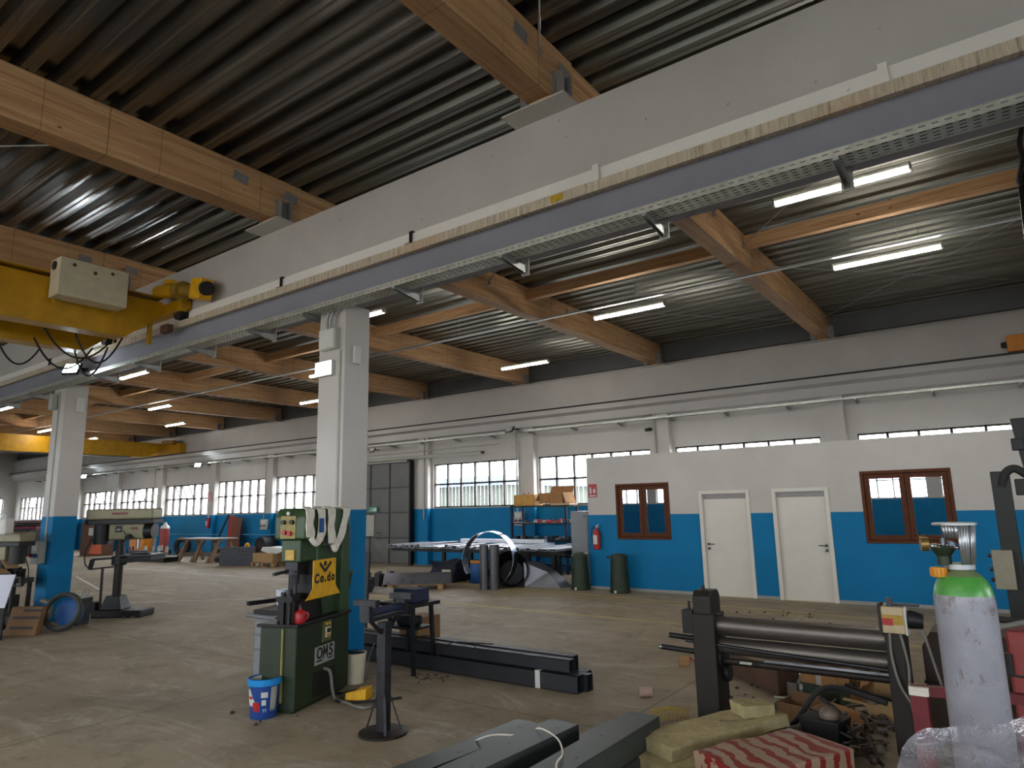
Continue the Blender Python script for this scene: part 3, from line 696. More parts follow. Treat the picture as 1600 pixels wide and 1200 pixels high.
o_ = [(.403+.042*math.cos(a), .465+.046*math.sin(a)) for a in [2*PI*k/18 for k in range(19)]]
m_ = [(.47,.412),(.478,.515),(.508,.44),(.54,.515),(.548,.412)]
s2 = [(.636,.5),(.622,.513),(.6,.511),(.588,.495),(.592,.477),(.612,.466),(.632,.453),(.636,.434),(.622,.418),(.598,.417),(.582,.43)]
for pl_s in (o_, m_, s2):
    for (a, b), (c_, d_) in zip(pl_s, pl_s[1:]): lt.bar(yz(a,b), yz(c_,d_), tk, .003, (1,0,0))
    for a, b in pl_s: lt.cyl(yz(a,b)-V((.0015,0,0)), yz(a,b)+V((.0015,0,0)), tk/2, n=10)
lt.build('lettering', BLACK, om, smooth=False)
MB().box(.004,.006,.35,.455,.385,.4).build('underline', BLACK, om, smooth=False); MB().box(.004,.006,.555,.655,.383,.396).build('underline', BLACK, om, smooth=False)
sw = MB().box(0,.012,.44,.60,.56,.76).build('switch_plate', paint((96,98,60),.5,0,.2,10), om, smooth=False)
MB().box(.012,.03,.475,.565,.6,.7).build('switch', CREAM, om, bev=.006); MB().box(.03,.034,.49,.55,.645,.685).build('switch_window', BLACK, om, smooth=False)
for yy in (.495,.545): MB().cyl((.012,yy,.73),(.03,yy,.73),.014,n=10).build('pilot_lamp', paint((220,180,80),.4,0,.1,5), om)
for yy in (.5,.54): MB().box(.03,.036,yy-.012,yy+.012,.61,.63).build('push_button', ORANGE, om)
MB().tube(smooth_path([(0,.5,.3),(.07,.5,.27),(.1,.5,.1),(.14,.5,.018),(.3,.42,.016),(.55,.3,.016),(.62,.45,.016),(.5,.62,.016)]), .016, 8).build('power_cable', CABLE_GR, om)
MB().bar((-.14,-.012,.76),(-.14,-.012,.1),.022,.012).build('trim_strip', paint((150,142,80),.5,.1,.3,9), om)
# yellow guard with its worn marking
yg = MB(); yg.prism([(.002,.17,1.03),(.002,.24,1.1),(.002,.24,1.37),(.002,.66,1.37),(.002,.66,1.1),(.002,.76,1.0),(.002,.12,1.0)], (.008,0,0)); ygo = yg.build('yellow_guard', YELLOW_TOOL, om, smooth=False)
ch = MB(); ch.bar((.013,.35,1.335),(.013,.45,1.25),.03,.004,(1,0,0)); ch.bar((.013,.45,1.25),(.013,.56,1.335),.03,.004,(1,0,0)); ch.cyl((.011,.45,1.325),(.015,.45,1.325),.026,n=16); ch.build('chevron', BLACK, ygo, smooth=False)
lettering('Co,do', .12, BLACK, om, (.0115,.45,1.185), (R(90),0,R(90)), name='marking', bold=.006, space=1.3)
# two white lifting slings hung over the head
def sling(label, y0, y1, low, cross, patch):
    o = thing('lifting_sling', label, 'sling', (-5.61,4.18,0), R(19.9), 'white slings over the green machine')
    def strap(ya, yb, zb, bow, tw):
        m = MB(); n = 18; L = []
        path = [(-.22,1.895)] + [(-.06,1.9)] + [(.012,1.87)] + [(.014+.004*math.sin(i*.8+tw), 1.84-(1.84-zb)*i/12) for i in range(13)]
        for i, (px_, pz) in enumerate(path):
            t = max(0, (i-3)/12); yc = ya+(yb-ya)*t + bow*math.sin(PI*t); w = .066+.006*math.sin(i*.6+tw)
            L.append((px_, yc, pz, w))
        m2 = m
        R_ = [[V((a,y-w,z)), V((a,y+w,z)), V((a+.008,y+w,z+.004)), V((a+.008,y-w,z+.004))] for a, y, z, w in L]
        m2.rings(R_); return m2
    strap(y0, y0+.02, low+.05, -.01, 0).build('strap', WHITE_CLOTH, o)
    strap(y1, y1-cross, low, .03, 1.3).build('strap', WHITE_CLOTH, o)
    f = MB(); f.tube(smooth_path([(.024,y0+.02,low+.04),(.034,(y0+y1-cross)/2,low-.015),(.024,y1-cross,low+.02)]), .03, 8); f.build('fold', WHITE_CLOTH, o)
    if patch: MB().rbox((.034,y1-cross*.5,low+.16),(.008,.075,.14)).build('label_patch', BLUE_P, o)
sling('white lifting sling with a blue patch hung over the head of the green machine', .14, .34, 1.55, .02, True)
sling('white lifting sling with no patch, hung over the right corner of the green machine head', .54, .84, 1.47, .2, False)
oc = thing('oil_can', 'small red oil can on the base of the green machine', 'can', (-5.67,4.26,.80), R(20))
MB().lathe([(.05,0),(.055,.01),(.055,.09),(.035,.115),(.014,.125),(.014,.145)], n=18).build('body', RED, oc); MB().cyl((0,0,.145),(0,0,.165),.018,n=12).build('cap', BLACK, oc)
MB().tube(smooth_path([(.05,0,.03),(.085,0,.05),(.085,0,.09),(.045,0,.1)]),.008,6).build('handle', RED, oc)

# bucket
bk = thing('bucket', 'open blue plastic paint bucket at the foot of the green machine', 'bucket', (-5.83,4.01,0)); bk.scale = (.92,.92,.95)
MB().lathe([(.125,0),(.13,.01),(.148,.31),(.158,.315),(.158,.36),(.148,.365),(.142,.36),(.12,.012),(.0,.012)], n=36).build('pail', paint((32,70,140),.4,0,.12,9), bk)
MB().lathe([(.159,.30),(.165,.305),(.165,.36),(.158,.365),(.157,.3)], n=36, cap=False).build('rim', paint((30,140,214),.35,0,.06,6), bk)
MB().lathe([(.141,.355),(.121,.02),(.0,.018)], n=30, cap=False).build('lining', GREY_BOX, bk)
def patch(mb, a0, a1, z0, z1, r0, r1, n=8, top=None):
    for i in range(n):
        A, B = a0+(a1-a0)*i/n, a0+(a1-a0)*(i+1)/n
        f = lambda a, z: ((r0+(r1-r0)*z/.31)*math.cos(a), (r0+(r1-r0)*z/.31)*math.sin(a), z)
        ta = top(i/n) if top else z1; tb = top((i+1)/n) if top else z1
        mb.face([f(A,z0), f(B,z0), f(B,tb), f(A,ta)])
    return mb
vd = math.atan2(-4.03, 5.80)     # the side turned to the camera
patch(MB(), vd-1.5, vd-.45, .12, .29, .1275, .1505, 8, lambda t: .29-.13*abs(t*2-.6) if t > .3 else .275).build('label', WHITE_P, bk, smooth=False)
patch(MB(), vd-.85, vd-.3, .07, .16, .128, .151, 6).build('label', RED, bk, smooth=False)
patch(MB(), vd-1.25, vd-.85, .185, .21, .129, .152, 5).build('label', RED, bk, smooth=False)
patch(MB(), vd-.2, vd+.25, .2, .25, .128, .151, 5).build('label', WHITE_P, bk, smooth=False); patch(MB(), vd-.15, vd+.15, .13, .18, .128, .151, 5).build('label', WHITE_P, bk, smooth=False)
patch(MB(), vd+.45, vd+.95, .07, .29, .128, .151, 6).build('label', GREY_BOX, bk, smooth=False)
patch(MB(), vd-.1, vd+.2, .03, .1, .128, .151, 5).build('label', paint((120,150,200),.5), bk, smooth=False)
# grey tool cabinet beside the machine
tc = thing('tool_cabinet', 'worn grey steel tool cabinet behind the paint bucket', 'cabinet', (-7.01,5.01,0), R(19.9))
MB().box(-.22,.22,-.2,.3,.04,.66).build('body', GREY_STEEL, tc, bev=.01, smooth=False)
MB().box(-.23,.23,-.21,.31,.70,.76).build('top', STEEL_BLACK, tc, bev=.006, smooth=False); MB().box(-.2,.2,-.19,.29,.66,.70).build('tray', GREY_LOCK, tc, smooth=False)
for z0, z1 in ((.5,.64),(.34,.48)): MB().box(-.2,.2,-.212,-.2,z0,z1).build('drawer', GREY_LOCK, tc, bev=.004)
MB().box(-.2,.2,-.21,-.2,.06,.32).build('door', GREY_LOCK, tc, bev=.004)
for x in (-.18,.18): MB().box(x-.03,x+.03,-.18,.28,0,.04).build('foot', BLACK, tc, smooth=False)
tag(MB().bar(tuple(fz(387,943,.785)),tuple(fz(442,936,.785)),.05,.05).build('steel_bar', STEEL_BLACK), 'black square steel bar lying across the grey tool cabinet', 'bar')
tag(MB().cyl(tuple(fz(387,961,.785)),tuple(fz(432,967,.785)),.02,n=12).build('steel_tube', GREY_STEEL), 'thin grey steel tube in front of the grey tool cabinet top', 'tube')
cu_ = thing('cup', 'white plastic cup on the tool cabinet beside the punch', 'cup', (-7.2,5.14,.762))
MB().lathe([(.05,0),(.065,.18),(.072,.18),(.055,-.0)], n=20).build('cup', paint((214,216,226),.4,0,.03,4), cu_)
# things behind the machine
gc = thing('crate', 'dark green plastic crate on the ledge between the green machine and the pillar', 'crate', (-6.10,5.07,0), R(8)); gc.scale = (.72,.72,1)
m = MB()
m.hexa([(-.15,-.1,.95),(.13,-.1,.95),(.13,.1,.95),(-.15,.1,.95),(-.2,-.14,1.16),(.17,-.14,1.16),(.17,.12,1.16),(-.2,.12,1.16)]); m.build('body', GREEN_DK, gc, bev=.01)
m = MB().box(-.21,.18,-.15,.13,1.16,1.2); m.build('rim', GREEN_M, gc, bev=.008); MB().box(-.05,.05,-.1,-.02,.8,.95).build('stand', GREEN_DK, gc, smooth=False)
pb = thing('bucket', 'cream plastic bucket standing behind the base of the green machine', 'bucket', (-6.06,5.29,0))
MB().lathe([(.1,0),(.125,.3),(.13,.3),(.13,.315),(.115,.315),(.09,.01)], n=24).build('pail', CREAM, pb); MB().lathe([(.0,.316),(.11,.318),(.1,.325)],n=20).build('lid', BLACK, pb)
fp = thing('foot_pedal', 'yellow and black foot pedal with its cable on the floor right of the green machine', 'pedal', tuple(fz(562,1092)), R(25))
MB().hexa([(-.12,-.09,0),(.1,-.09,0),(.1,.09,0),(-.12,.09,0),(-.12,-.085,.07),(.1,-.085,.12),(.1,.085,.12),(-.12,.085,.07)]).build('housing', YELLOW_TOOL, fp, bev=.012)
MB().rbox((-.1,0,.06),(.16,.12,.03),Matrix.Rotation(R(-14),3,'Y')).build('treadle', BLACK, fp, bev=.006)
MB().tube(smooth_path([(-.12,.05,.02),(-.3,.12,.013),(-.15,-.16,.013),(.2,-.1,.013),(.42,.05,.013)]),.013,8).build('cable', CABLE, fp)

# ---------------------------------------------------------------- roller support stand
st = thing('material_stand', 'dark steel material stand on a round base plate, with a V shaped head frame', 'stand', (-4.52,4.27,0), R(98))
MB().lathe([(.205,0),(.205,.018),(.198,.022),(.0,.022)], n=40).build('base_plate', IRON_BROWN, st)
MB().box(-.045,.045,-.045,.045,.02,.9).build('post', STEEL_DARK, st, bev=.005, smooth=False)
for a in (45,135,225,315):
    MB().bar((.15*math.cos(R(a)),.15*math.sin(R(a)),.022),(.045*math.cos(R(a)),.045*math.sin(R(a)),.33),.02,.012).build('brace', STEEL_DARK, st, smooth=False)
for s in (-1,1): MB().bar((0,0,.78),(s*.21,0,.95),.035,.02).build('strut', STEEL_BLACK, st, smooth=False)
MB().box(-.26,.26,-.05,.05,.93,.955).build('head_plate', STEEL_DARK, st, smooth=False)
for s in (-1,1):
    MB().box(s*.24-.025,s*.24+.025,-.05,.05,.95,1.06).build('upright', STEEL_DARK, st, smooth=False)
    MB().box(s*.24-.03,s*.24+.03,-.12,.12,1.06,1.11).build('cross_bar', STEEL_DARK, st, bev=.003, smooth=False)
MB().cyl((-.21,0,1.0),(.21,0,1.0),.035,n=16).build('roller', NAVY, st)
MB().box(-.04,.04,.044,.047,.62,.70).build('paper_tag', WHITE_P, st, smooth=False)

# small table behind the stand
tb = thing('work_trestle', 'small dark steel work table behind the material stand', 'table', (-6.02,5.98,0))
for x in (-.12,.32):
    for y in (-.14,.2): MB().bar((x,y,0),(x*.8+.03,y*.9,.74),.04).build('leg', STEEL_BLACK, tb, smooth=False)
MB().box(-.18,.36,-.2,.26,.74,.78).build('top', STEEL_BLACK, tb, smooth=False); MB().box(-.13,.3,-.13,.2,.48,.505).build('shelf', STEEL_BLACK, tb, smooth=False)
tag(MB().box(-6.1,-5.75,5.9,6.15,.78,.93).build('box', NAVY, bev=.01), 'dark navy box on the small table behind the material stand', 'box')
tag(MB().box(-6.08,-5.82,5.92,6.12,.505,.62).build('motor', BLACK, bev=.03), 'black lump of machinery on the shelf under the small table', 'motor')
tag(MB().box(-6.45,-6.12,6.35,6.75,0,.52).build('carton', CARD_DK, bev=.005, smooth=False), 'brown carton on the floor behind the small table', 'carton')
bd = thing('board', 'tall black sheet leaning behind the pillar beside the far pallets', 'board', (-8.3,7.35,0))
MB().hexa([(-.1,-.02,0),(.12,-.02,0),(.12,.02,0),(-.1,.02,0),(-.1,.1,1.2),(.06,.1,1.2),(.06,.13,1.2),(-.1,.13,1.2)]).build('sheet', BLACK, bd, smooth=False)

# ---------------------------------------------------------------- bundle of steel tubes on the floor
TUBE = paint((48,50,54), .55, .4, .2, 6)
def tube_(x0, x1, y0, y1, z0, z1, label):
    o = thing('steel_tube', label, 'tube', ((x0+x1)/2,(y0+y1)/2,z0), group='rectangular steel tubes on the floor')
    a, b, h, w = (x1-x0)/2, (y1-y0)/2, z1-z0, .006
    m = MB(); m.box(-a,a,-b,-b+w,0,h); m.box(-a,a,b-w,b,0,h); m.box(-a,a,-b,b,0,w); m.box(-a,a,-b,b,h-w,h)
    m.build('tube', TUBE, o, smooth=False); e = MB(); e.box(-a+.02,-a+.03,-b,b,0,h); e.build('end_stop', BLACK, o, smooth=False); return o
tb0 = tube_(-7.3,-3.74,6.15,6.27,0,.17,'grey steel tube lying nearest the camera in the bottom layer, with a white paper tag')
MB().box(1.27,1.33,-.063,-.06,0.0,.175).build('paper_tag', WHITE_P, tb0, smooth=False); MB().box(1.27,1.33,-.06,.06,.171,.174).build('paper_tag', WHITE_P, tb0, smooth=False)
tube_(-7.3,-3.7,6.275,6.39,0,.16,'grey steel tube second from the front in the bottom layer')
tube_(-7.3,-3.78,6.395,6.51,0,.16,'grey steel tube at the back of the bottom layer')
tube_(-7.3,-3.86,6.2,6.32,.172,.3,'grey steel tube at the front of the top layer'); tube_(-7.3,-3.9,6.33,6.45,.162,.31,'grey steel tube at the back of the top layer')
tag(MB().tube(smooth_path([(-5.6,6.12,.18),(-5.45,6.2,.32),(-5.2,6.28,.33),(-4.95,6.35,.33),(-5.1,6.2,.33),(-4.9,6.14,.2)]),.006,6).build('tie_wire', IRON_BROWN), 'loose rusty tie wire on top of the tube bundle', 'wire')

# ---------------------------------------------------------------- stack of steel channels in the foreground
CHAN = paint((78,84,82), .5, .5, .22, 4, wear=(58,60,56), wamt=.25)
def chan(x0, x1, yend, z0, z1, label, rot=0, L=3.2, close=False):
    o = thing('steel_channel', label, 'channel', ((x0+x1)/2, yend, z0), rot, 'steel channels in the foreground')
    a, h, w = (x1-x0)/2, z1-z0, .007
    m = MB(); m.box(-a,a,-L,0,h-w,h); m.box(-a,-a+w,-L,0,0,h); m.box(a-w,a,-L,0,0,h)
    m.box(-a,-a+.03,-L,0,0,w); m.box(a-.03,a,-L,0,0,w)
    m.build('profile', CHAN, o, bev=.004, seg=2, smooth=False)
    hl = MB()
    for k in range(3):
        hl.cyl((a*.3*(-1)**k,-.16-.45*k,h),(a*.3*(-1)**k,-.16-.45*k,h+.0012),.011,n=12)
    hl.build('bolt_hole', BLACK, o); return o
chan(-2.56,-2.32,4.97,.125,.30,'steel channel lying topmost at the right of the foreground stack')
chan(-2.60,-2.31,4.98,0,.12,'steel channel at the bottom right of the foreground stack')
chan(-3.03,-2.78,4.58,.125,.27,'steel channel in the middle of the foreground stack, its end facing up right', R(-3))
chan(-2.91,-2.63,5.22,.0,.122,'steel channel at the bottom of the stack behind the middle one')
chan(-3.28,-3.02,4.42,.0,.125,'steel channel at the bottom left of the middle channel', R(-5))
chan(-3.6,-3.36,4.92,0,.10,'steel channel at the far left of the foreground stack', R(-2))
chan(-3.52,-3.3,4.1,.105,.15,'thin steel channel lying across the left ones', R(-6))
tag(MB().tube(smooth_path([(-3.62,4.3,.06),(-3.4,4.32,.16),(-3.1,4.35,.2),(-2.95,4.3,.285),(-2.7,4.15,.3),(-2.5,3.9,.31),(-2.42,3.7,.308),(-2.3,3.6,.2)]),.006,6).build('strapping', WHITE_CLOTH), 'white plastic strapping tied over the steel channels', 'strap')
tr_ = thing('tape_roll', 'roll of brown adhesive tape lying on the floor beyond the steel channels', 'tape', tuple(fz(1009,1089)+V((0,0,.047))), R(35))
MB().lathe([(.03,-.06),(.047,-.06),(.047,.06),(.03,.06)], axis=(1,0,0), n=28).build('roll', paint((168,140,128),.4,0,.1,8), tr_); MB().lathe([(.0,-.055),(.03,-.061),(.03,.061),(0,.055)], axis=(1,0,0), n=24).build('core', CARD_DK, tr_)
ym = thing('wire_mesh', 'crumpled piece of yellow wire mesh on the floor left of the rolling machine', 'mesh', tuple(fz(1047,1122)), R(20))
m = MB()
for i in range(9):
    u = -.14+.035*i
    m.tube([(u+.02*math.sin(v*9), v, .02+.07*math.sin(PI*(v+.16)/.32)*(1-abs(u)*3)) for v in [-.16+.032*k for k in range(11)]], .003, 4)
    m.tube([(v, u+.02*math.sin(v*11), .02+.07*math.sin(PI*(u+.16)/.32)*(1-abs(v)*3)) for v in [-.16+.032*k for k in range(11)]], .003, 4)
m.build('mesh', paint((190,164,70),.6,0,.2,9), ym)

# ---------------------------------------------------------------- plate rolling machine
rl = thing('plate_rolling_machine', 'brown plate rolling machine with long steel rolls in front of the white doors', 'machine', (-2.33, 6.06, 0))
m = MB(); m.box(-.08,.12,-.14,.14,0,.9); m.prism([(-.07,-.12,.6),(-.07,-.12,1.04),(-.07,-.08,1.09),(-.07,.1,1.09),(-.07,.14,1.04),(-.07,.14,.6)], (.16,0,0)); m.build('stand', IRON_BROWN, rl, bev=.012, smooth=False)
m = MB(); m.box(1.42,1.55,-.12,.12,0,.86); m.box(1.44,1.6,-.1,.1,0,.3); m.build('stand', IRON_BROWN, rl, bev=.012, smooth=False)
ROLL = paint((104,98,92), .4, .7, .3, 3, stretch=(.6,5,5), wear=(58,52,48), wamt=.25)
for z, y, r, in ((.795,.0,.084),(.63,.0,.07)): MB().cyl((.02,y,z),(1.5,y,z),r,n=32).build('roll', ROLL, rl)
MB().cyl((.02,.02,.50),(1.5,.02,.50),.03,n=20).build('tie_bar', IRON_BROWN, rl); MB().cyl((-.16,-.1,.66),(1.5,-.09,.585),.014,n=12).build('guide_rod', STEEL_DARK, rl)
MB().box(.5,1.42,-.085,-.06,.545,.565).build('steel_strip', STEEL_RAW, rl, smooth=False)
MB().box(.3,.4,-.085,-.07,.51,.53).build('label_plate', GREY_BOX, rl, smooth=False)
for z, l in ((.66,-.34),(.55,-.42)): MB().cyl((l,-.03,z+.02),(0,0,z),.024,n=14).build('shaft', STEEL_BLACK, rl)
MB().cyl((-.44,-.033,.572),(-.42,-.03,.57),.026,n=14).build('shaft_end', STEEL_RAW, rl)
m = MB().rbox((-.13,-.05,.82),(.1,.12,.2)); m.cyl((-.13,-.05,.9),(-.13,-.05,.99),.012,n=10); m.build('adjuster', STEEL_BLACK, rl, bev=.006)
m = MB().cyl((.0,-.02,1.09),(.0,-.02,1.13),.016,n=10); m.cyl((.12,-.06,.9),(.17,-.06,.9),.02,n=10); m.build('bolt', IRON_BROWN, rl)
gr = MB().cyl((.1,.02,.52),(.14,.02,.52),.11,n=20); gr.cyl((.14,.04,.4),(.17,.04,.4),.07,n=16); gr.build('gear', STEEL_BLACK, rl)
# switch box
sb = MB().rbox((1.49,-.05,.955),(.16,.14,.19)); sbo = sb.build('switch_box', paint((196,176,140),.5,0,.15,9), rl, bev=.008)
MB().rbox((1.49,-.123,.96),(.13,.006,.07)).build('warning_plate', paint((176,140,40),.5,0,.3,20), sbo, smooth=False); MB().rbox((1.455,-.124,.945),(.07,.008,.05)).build('danger_plate', RED, sbo, smooth=False)
MB().rbox((1.405,-.05,.96),(.02,.16,.22)).build('side_plate', IRON_BROWN, sbo); MB().cyl((1.58,-.04,.96),(1.68,-.03,.95),.07,.055,n=20).build('switch_knob', BLACK, sbo)
m = MB().rbox((1.47,-.05,1.08),(.04,.04,.06)); m.rbox((1.56,-.02,1.06),(.2,.05,.02)); m.build('latch', STEEL_DARK, sbo)
MB().rbox((1.575,-.05,.955),(.012,.15,.2)).build('box_lid', WHITE_P, sbo)
for k, pth in enumerate(([(1.46,-.12,.86),(1.46,-.14,.7),(1.5,-.16,.5),(1.62,-.2,.3),(1.7,-.2,.1),(1.8,-.2,.02)], [(1.53,-.12,.86),(1.56,-.13,.65),(1.55,-.14,.45),(1.56,-.14,.3)], [(1.64,-.08,.87),(1.68,-.1,.87),(1.74,-.12,.6),(1.8,-.14,.35),(1.84,-.16,.05)])):
    MB().tube(smooth_path(pth), .011, 8).build('cable', CABLE_GR, rl)
# brown motor housing behind its right end
mh = thing('motor_housing', 'dark brown steel motor housing between the rolling machine and the gas cylinder', 'housing', (-.42,6.75,0))
MB().prism([(-.32,-.2,0),(-.32,-.2,.68),(-.25,-.2,.8),(.3,-.2,.8),(.3,-.2,0)], (0,.45,0)).build('casing', paint((70,56,46),.55,.2,.25,5), mh, bev=.012, smooth=False)
MB().box(-.33,.31,-.21,.26,.4,.42).build('seam', STEEL_BLACK, mh, smooth=False)

# ---------------------------------------------------------------- gas cylinder
_d = ray(1515,1000); gp = V((0,0,EYE))+_d*(3.2); GP = (gp.x, gp.y, 0)
gs = thing('gas_cylinder', 'grey gas cylinder with a bright green shoulder, close to the camera at the right', 'gas cylinder', GP, R(-36))
t = NT('cylinder_paint'); z = t.xyz(t.obj())[2]; n = t.noise(t.obj(), 7, 5, .65); n3 = t.noise(t.mapping(t.obj(),(1,1,.6)), 16, 4, .7)
dirt = t.math('MULTIPLY', t.ramp(n3, [(.56,0.0),(.64,1.0)]), t.ramp(z, [(1.05,0.0) if False else (.0,.25),(1.0,.25)]))
c = t.mix(t.math('MULTIPLY', t.ramp(n3, [(.6,0.0),(.66,1.0)]), .55), t.ramp(n, [(.3,srgb(138,138,146)),(.7,srgb(160,160,168))]), srgb(92,74,62))
gcol = t.mix(t.math('GREATER_THAN', t.math('ADD', z, t.math('MULTIPLY', n, .03)), 1.495), t.ramp(n, [(.3,srgb(70,142,58)),(.7,srgb(92,164,76))]), srgb(112,124,84))
c = t.mix(t.math('MULTIPLY', t.math('GREATER_THAN', z, 1.31), t.ramp(n3, [(.47,0.0),(.6,.6)])), c, srgb(104,82,64))
c = t.mix(t.math('GREATER_THAN', z, 1.395), c, gcol); t.set(c, .32, 0, n, .04)
MB().lathe([(.0,.0),(.105,.0),(.126,.03),(.126,1.36),(.124,1.395),(.116,1.43),(.102,1.46),(.082,1.485),(.06,1.502),(.046,1.515),(.046,1.54)], n=48).build('body', t.m, gs)
MB().cyl((0,0,1.512),(0,0,1.535),.064,n=24).build('neck_ring', GALV, gs)
gu = MB(); n_ = 26
for i in range(n_):
    a0, a1 = R(-125)+R(250)*i/n_, R(-125)+R(250)*(i+1)/n_
    zt, zb = 1.725, (1.535 if 4 < i < 16 else 1.66)
    rr = lambda z: .066+.02*(z-1.53)/.19
    f = lambda a, z: V((rr(z)*math.cos(a+.6), rr(z)*math.sin(a+.6), z))
    gu.face([f(a0,zb), f(a1,zb), f(a1,zt), f(a0,zt)])
go = gu.build('guard', paint((176,178,180),.36,.85,.1,6), gs); md = go.modifiers.new('t','SOLIDIFY'); md.thickness = .004
MB().lathe([(.083,1.718),(.095,1.72),(.095,1.729),(.083,1.731)], n=36).build('guard_rim', GALV, gs)
rg = thing('pressure_regulator', 'brass and green pressure regulator on the gas cylinder valve', 'regulator', GP, R(-36))
m = MB().cyl((-.03,-.055,1.53),(-.03,-.055,1.6),.03,n=18); m.lathe([(.028,1.57),(.05,1.6),(.055,1.615),(.0,1.62)], c=(-.03,-.055,0), n=20); m.build('valve_body', GREEN_DK, rg)
m = MB(); m.lathe([(.03,1.475),(.034,1.48),(.034,1.515),(.03,1.52)], c=(-.045,-.085,0), n=20)
m.build('cap', paint((226,160,40),.5,0,.1,5), rg)
k_ = MB()
for i in range(12): a = 2*PI*i/12; k_.rbox((-.045+.034*math.cos(a),-.085+.034*math.sin(a),1.497),(.006,.006,.036),Matrix.Rotation(a,3,'Z'))
k_.build('cap_rib', ORANGE, rg, smooth=False)
m = MB().cyl((-.12,-.05,1.62),(.05,-.05,1.615),.01,n=12); m.cyl((-.02,-.06,1.62),(-.02,-.06,1.66),.012,n=12); m.cyl((.02,-.05,1.62),(.02,-.05,1.645),.02,n=12); m.rbox((-.08,-.06,1.615),(.02,.03,.025)); m.build('pipework', CHROME, rg, bev=.003)
m = MB().cyl((-.135,-.075,1.625),(-.115,-.05,1.625),.034,n=24); m.cyl((-.11,-.05,1.645),(-.145,-.06,1.66),.012,n=12); m.build('gauge', paint((150,122,70),.35,.7,.1,9), rg)
# ---------------------------------------------------------------- clutter under and around the rolling machine
sx = thing('steel_trough', 'brown rusty steel box under the long rolls', 'box', (-2.06,7.11,0), R(48.6))
BR = paint((88,64,48),.7,.1,.3,5,wear=(78,62,50),wamt=.3)
m = MB(); m.box(0,.5,0,1.3,0,.25); m.build('box', BR, sx, bev=.01, smooth=False); MB().box(-.01,.51,-.01,1.31,.25,.27).build('lid', paint((128,108,84),.8,0,.25,5), sx, smooth=False)
lp = thing('tool', 'small tool with two shiny ends lying on the lid of the rusty steel box', 'tool', (-1.98,7.62,.29), R(-20))
MB().box(-.22,-.02,-.03,.03,0,.025).build('handle', BLACK, lp, bev=.008); MB().ball((.0,0,.022),.026).build('end_ball', CHROME, lp); MB().ball((.055,.01,.022),.028).build('end_ball', CHROME, lp)
def carton(name, label, p, rz, sx_, sy, h, mat, flaps=(), fill=None, tape=False, tilt=0):
    o = thing(name, label, 'box', p, rz)
    if tilt: o.rotation_euler = (tilt[0], tilt[1], rz)
    a, b, w = sx_/2, sy/2, .006
    m = MB(); m.box(-a,a,-b,-b+w,0,h); m.box(-a,a,b-w,b,0,h); m.box(-a,-a+w,-b,b,0,h); m.box(a-w,a,-b,b,0,h); m.box(-a,a,-b,b,0,w)
    m.build('body', mat, o, smooth=False)
    for fl in flaps:
        side, ang, ln = fl; c, s = math.cos(R(ang)), math.sin(R(ang)); f = MB()
        if side in 'xX':
            sg = 1 if side == 'X' else -1
            f.hexa([(sg*a,-b+.01,h),(sg*a,b-.01,h),(sg*(a+ln*c),b-.01,h+ln*s),(sg*(a+ln*c),-b+.01,h+ln*s)]+[(sg*a,-b+.01,h+.005),(sg*a,b-.01,h+.005),(sg*(a+ln*c),b-.01,h+ln*s+.005),(sg*(a+ln*c),-b+.01,h+ln*s+.005)])
        else:
            sg = 1 if side == 'Y' else -1
            f.hexa([(-a+.01,sg*b,h),(a-.01,sg*b,h),(a-.01,sg*(b+ln*c),h+ln*s),(-a+.01,sg*(b+ln*c),h+ln*s)]+[(-a+.01,sg*b,h+.005),(a-.01,sg*b,h+.005),(a-.01,sg*(b+ln*c),h+ln*s+.005),(-a+.01,sg*(b+ln*c),h+ln*s+.005)])
        f.build('flap', mat, o, smooth=False)
    if tape: MB().box(-.025,.025,-b-.002,-b,.0,h).build('tape', paint((178,168,158),.5,0,.08,9), o, smooth=False)
    if fill:
        rr = random.Random(hash(label) % 1000 if False else len(label)); g = MB()
        for i in range(16):
            p0 = V((rr.uniform(-a*.7,a*.7), rr.uniform(-b*.7,b*.7), h*rr.uniform(.75,1.0))); d = V((rr.uniform(-1,1), rr.uniform(-1,1), rr.uniform(-.2,.5))).normalized()*min(a,b)*.5
            if i % 2: g.cyl(p0, p0+d, .012, n=8)
            else: g.rbox(p0, (.05,.03,.02), Matrix.Rotation(rr.uniform(0,3),3,'Z'))
        fo = g.build('scrap_fill', fill, o, smooth=False); fo['kind'] = 'stuff'
    return o
# a low row of boxes behind the rolls
carton('crate', 'dark green plastic crate under the taped carton', (-1.64,7.2,0), R(-12), .36,.3,.16, GREEN_DK)
carton('carton', 'brown carton with a pale tape strip on top of the green crate', (-1.64,7.17,.165), R(-12), .34,.26,.17, CARD, [('X',20,.1),('Y',40,.08)], CARD_LT, True)
carton('carton', 'grey brown carton standing on end left of the green crate', (-1.9,7.2,0), R(-8), .1,.26,.15, paint((112,100,92),.85,0,.15,7))
carton('carton', 'torn carton full of shiny fittings behind the black hose', tuple(fz(1322,1092)), R(10), .28,.24,.14, CARD, [('x',-40,.1),('X',30,.08)], CHROME)
carton('carton', 'open carton with one upright pale flap under the long rolls', tuple(fz(1348,1084)+V((0,.1,0))), R(-6), .24,.24,.15, CARD_LT, [('Y',85,.14),('X',70,.1)])
carton('carton', 'dark brown carton next to the right stand of the rolling machine', tuple(fz(1376,1086)+V((0,.1,0))), R(-6), .24,.24,.2, paint((84,66,52),.85,0,.2,7), [('X',-50,.1)])
carton('carton', 'low open carton with one folded flap in front of the green crate', tuple(fz(1252,1124)), R(-14), .3,.24,.14, CARD_DK, [('X',-8,.1),('Y',100,.05)])
def pd(x, y, d): return V((0,0,EYE))+ray(x, y)*d
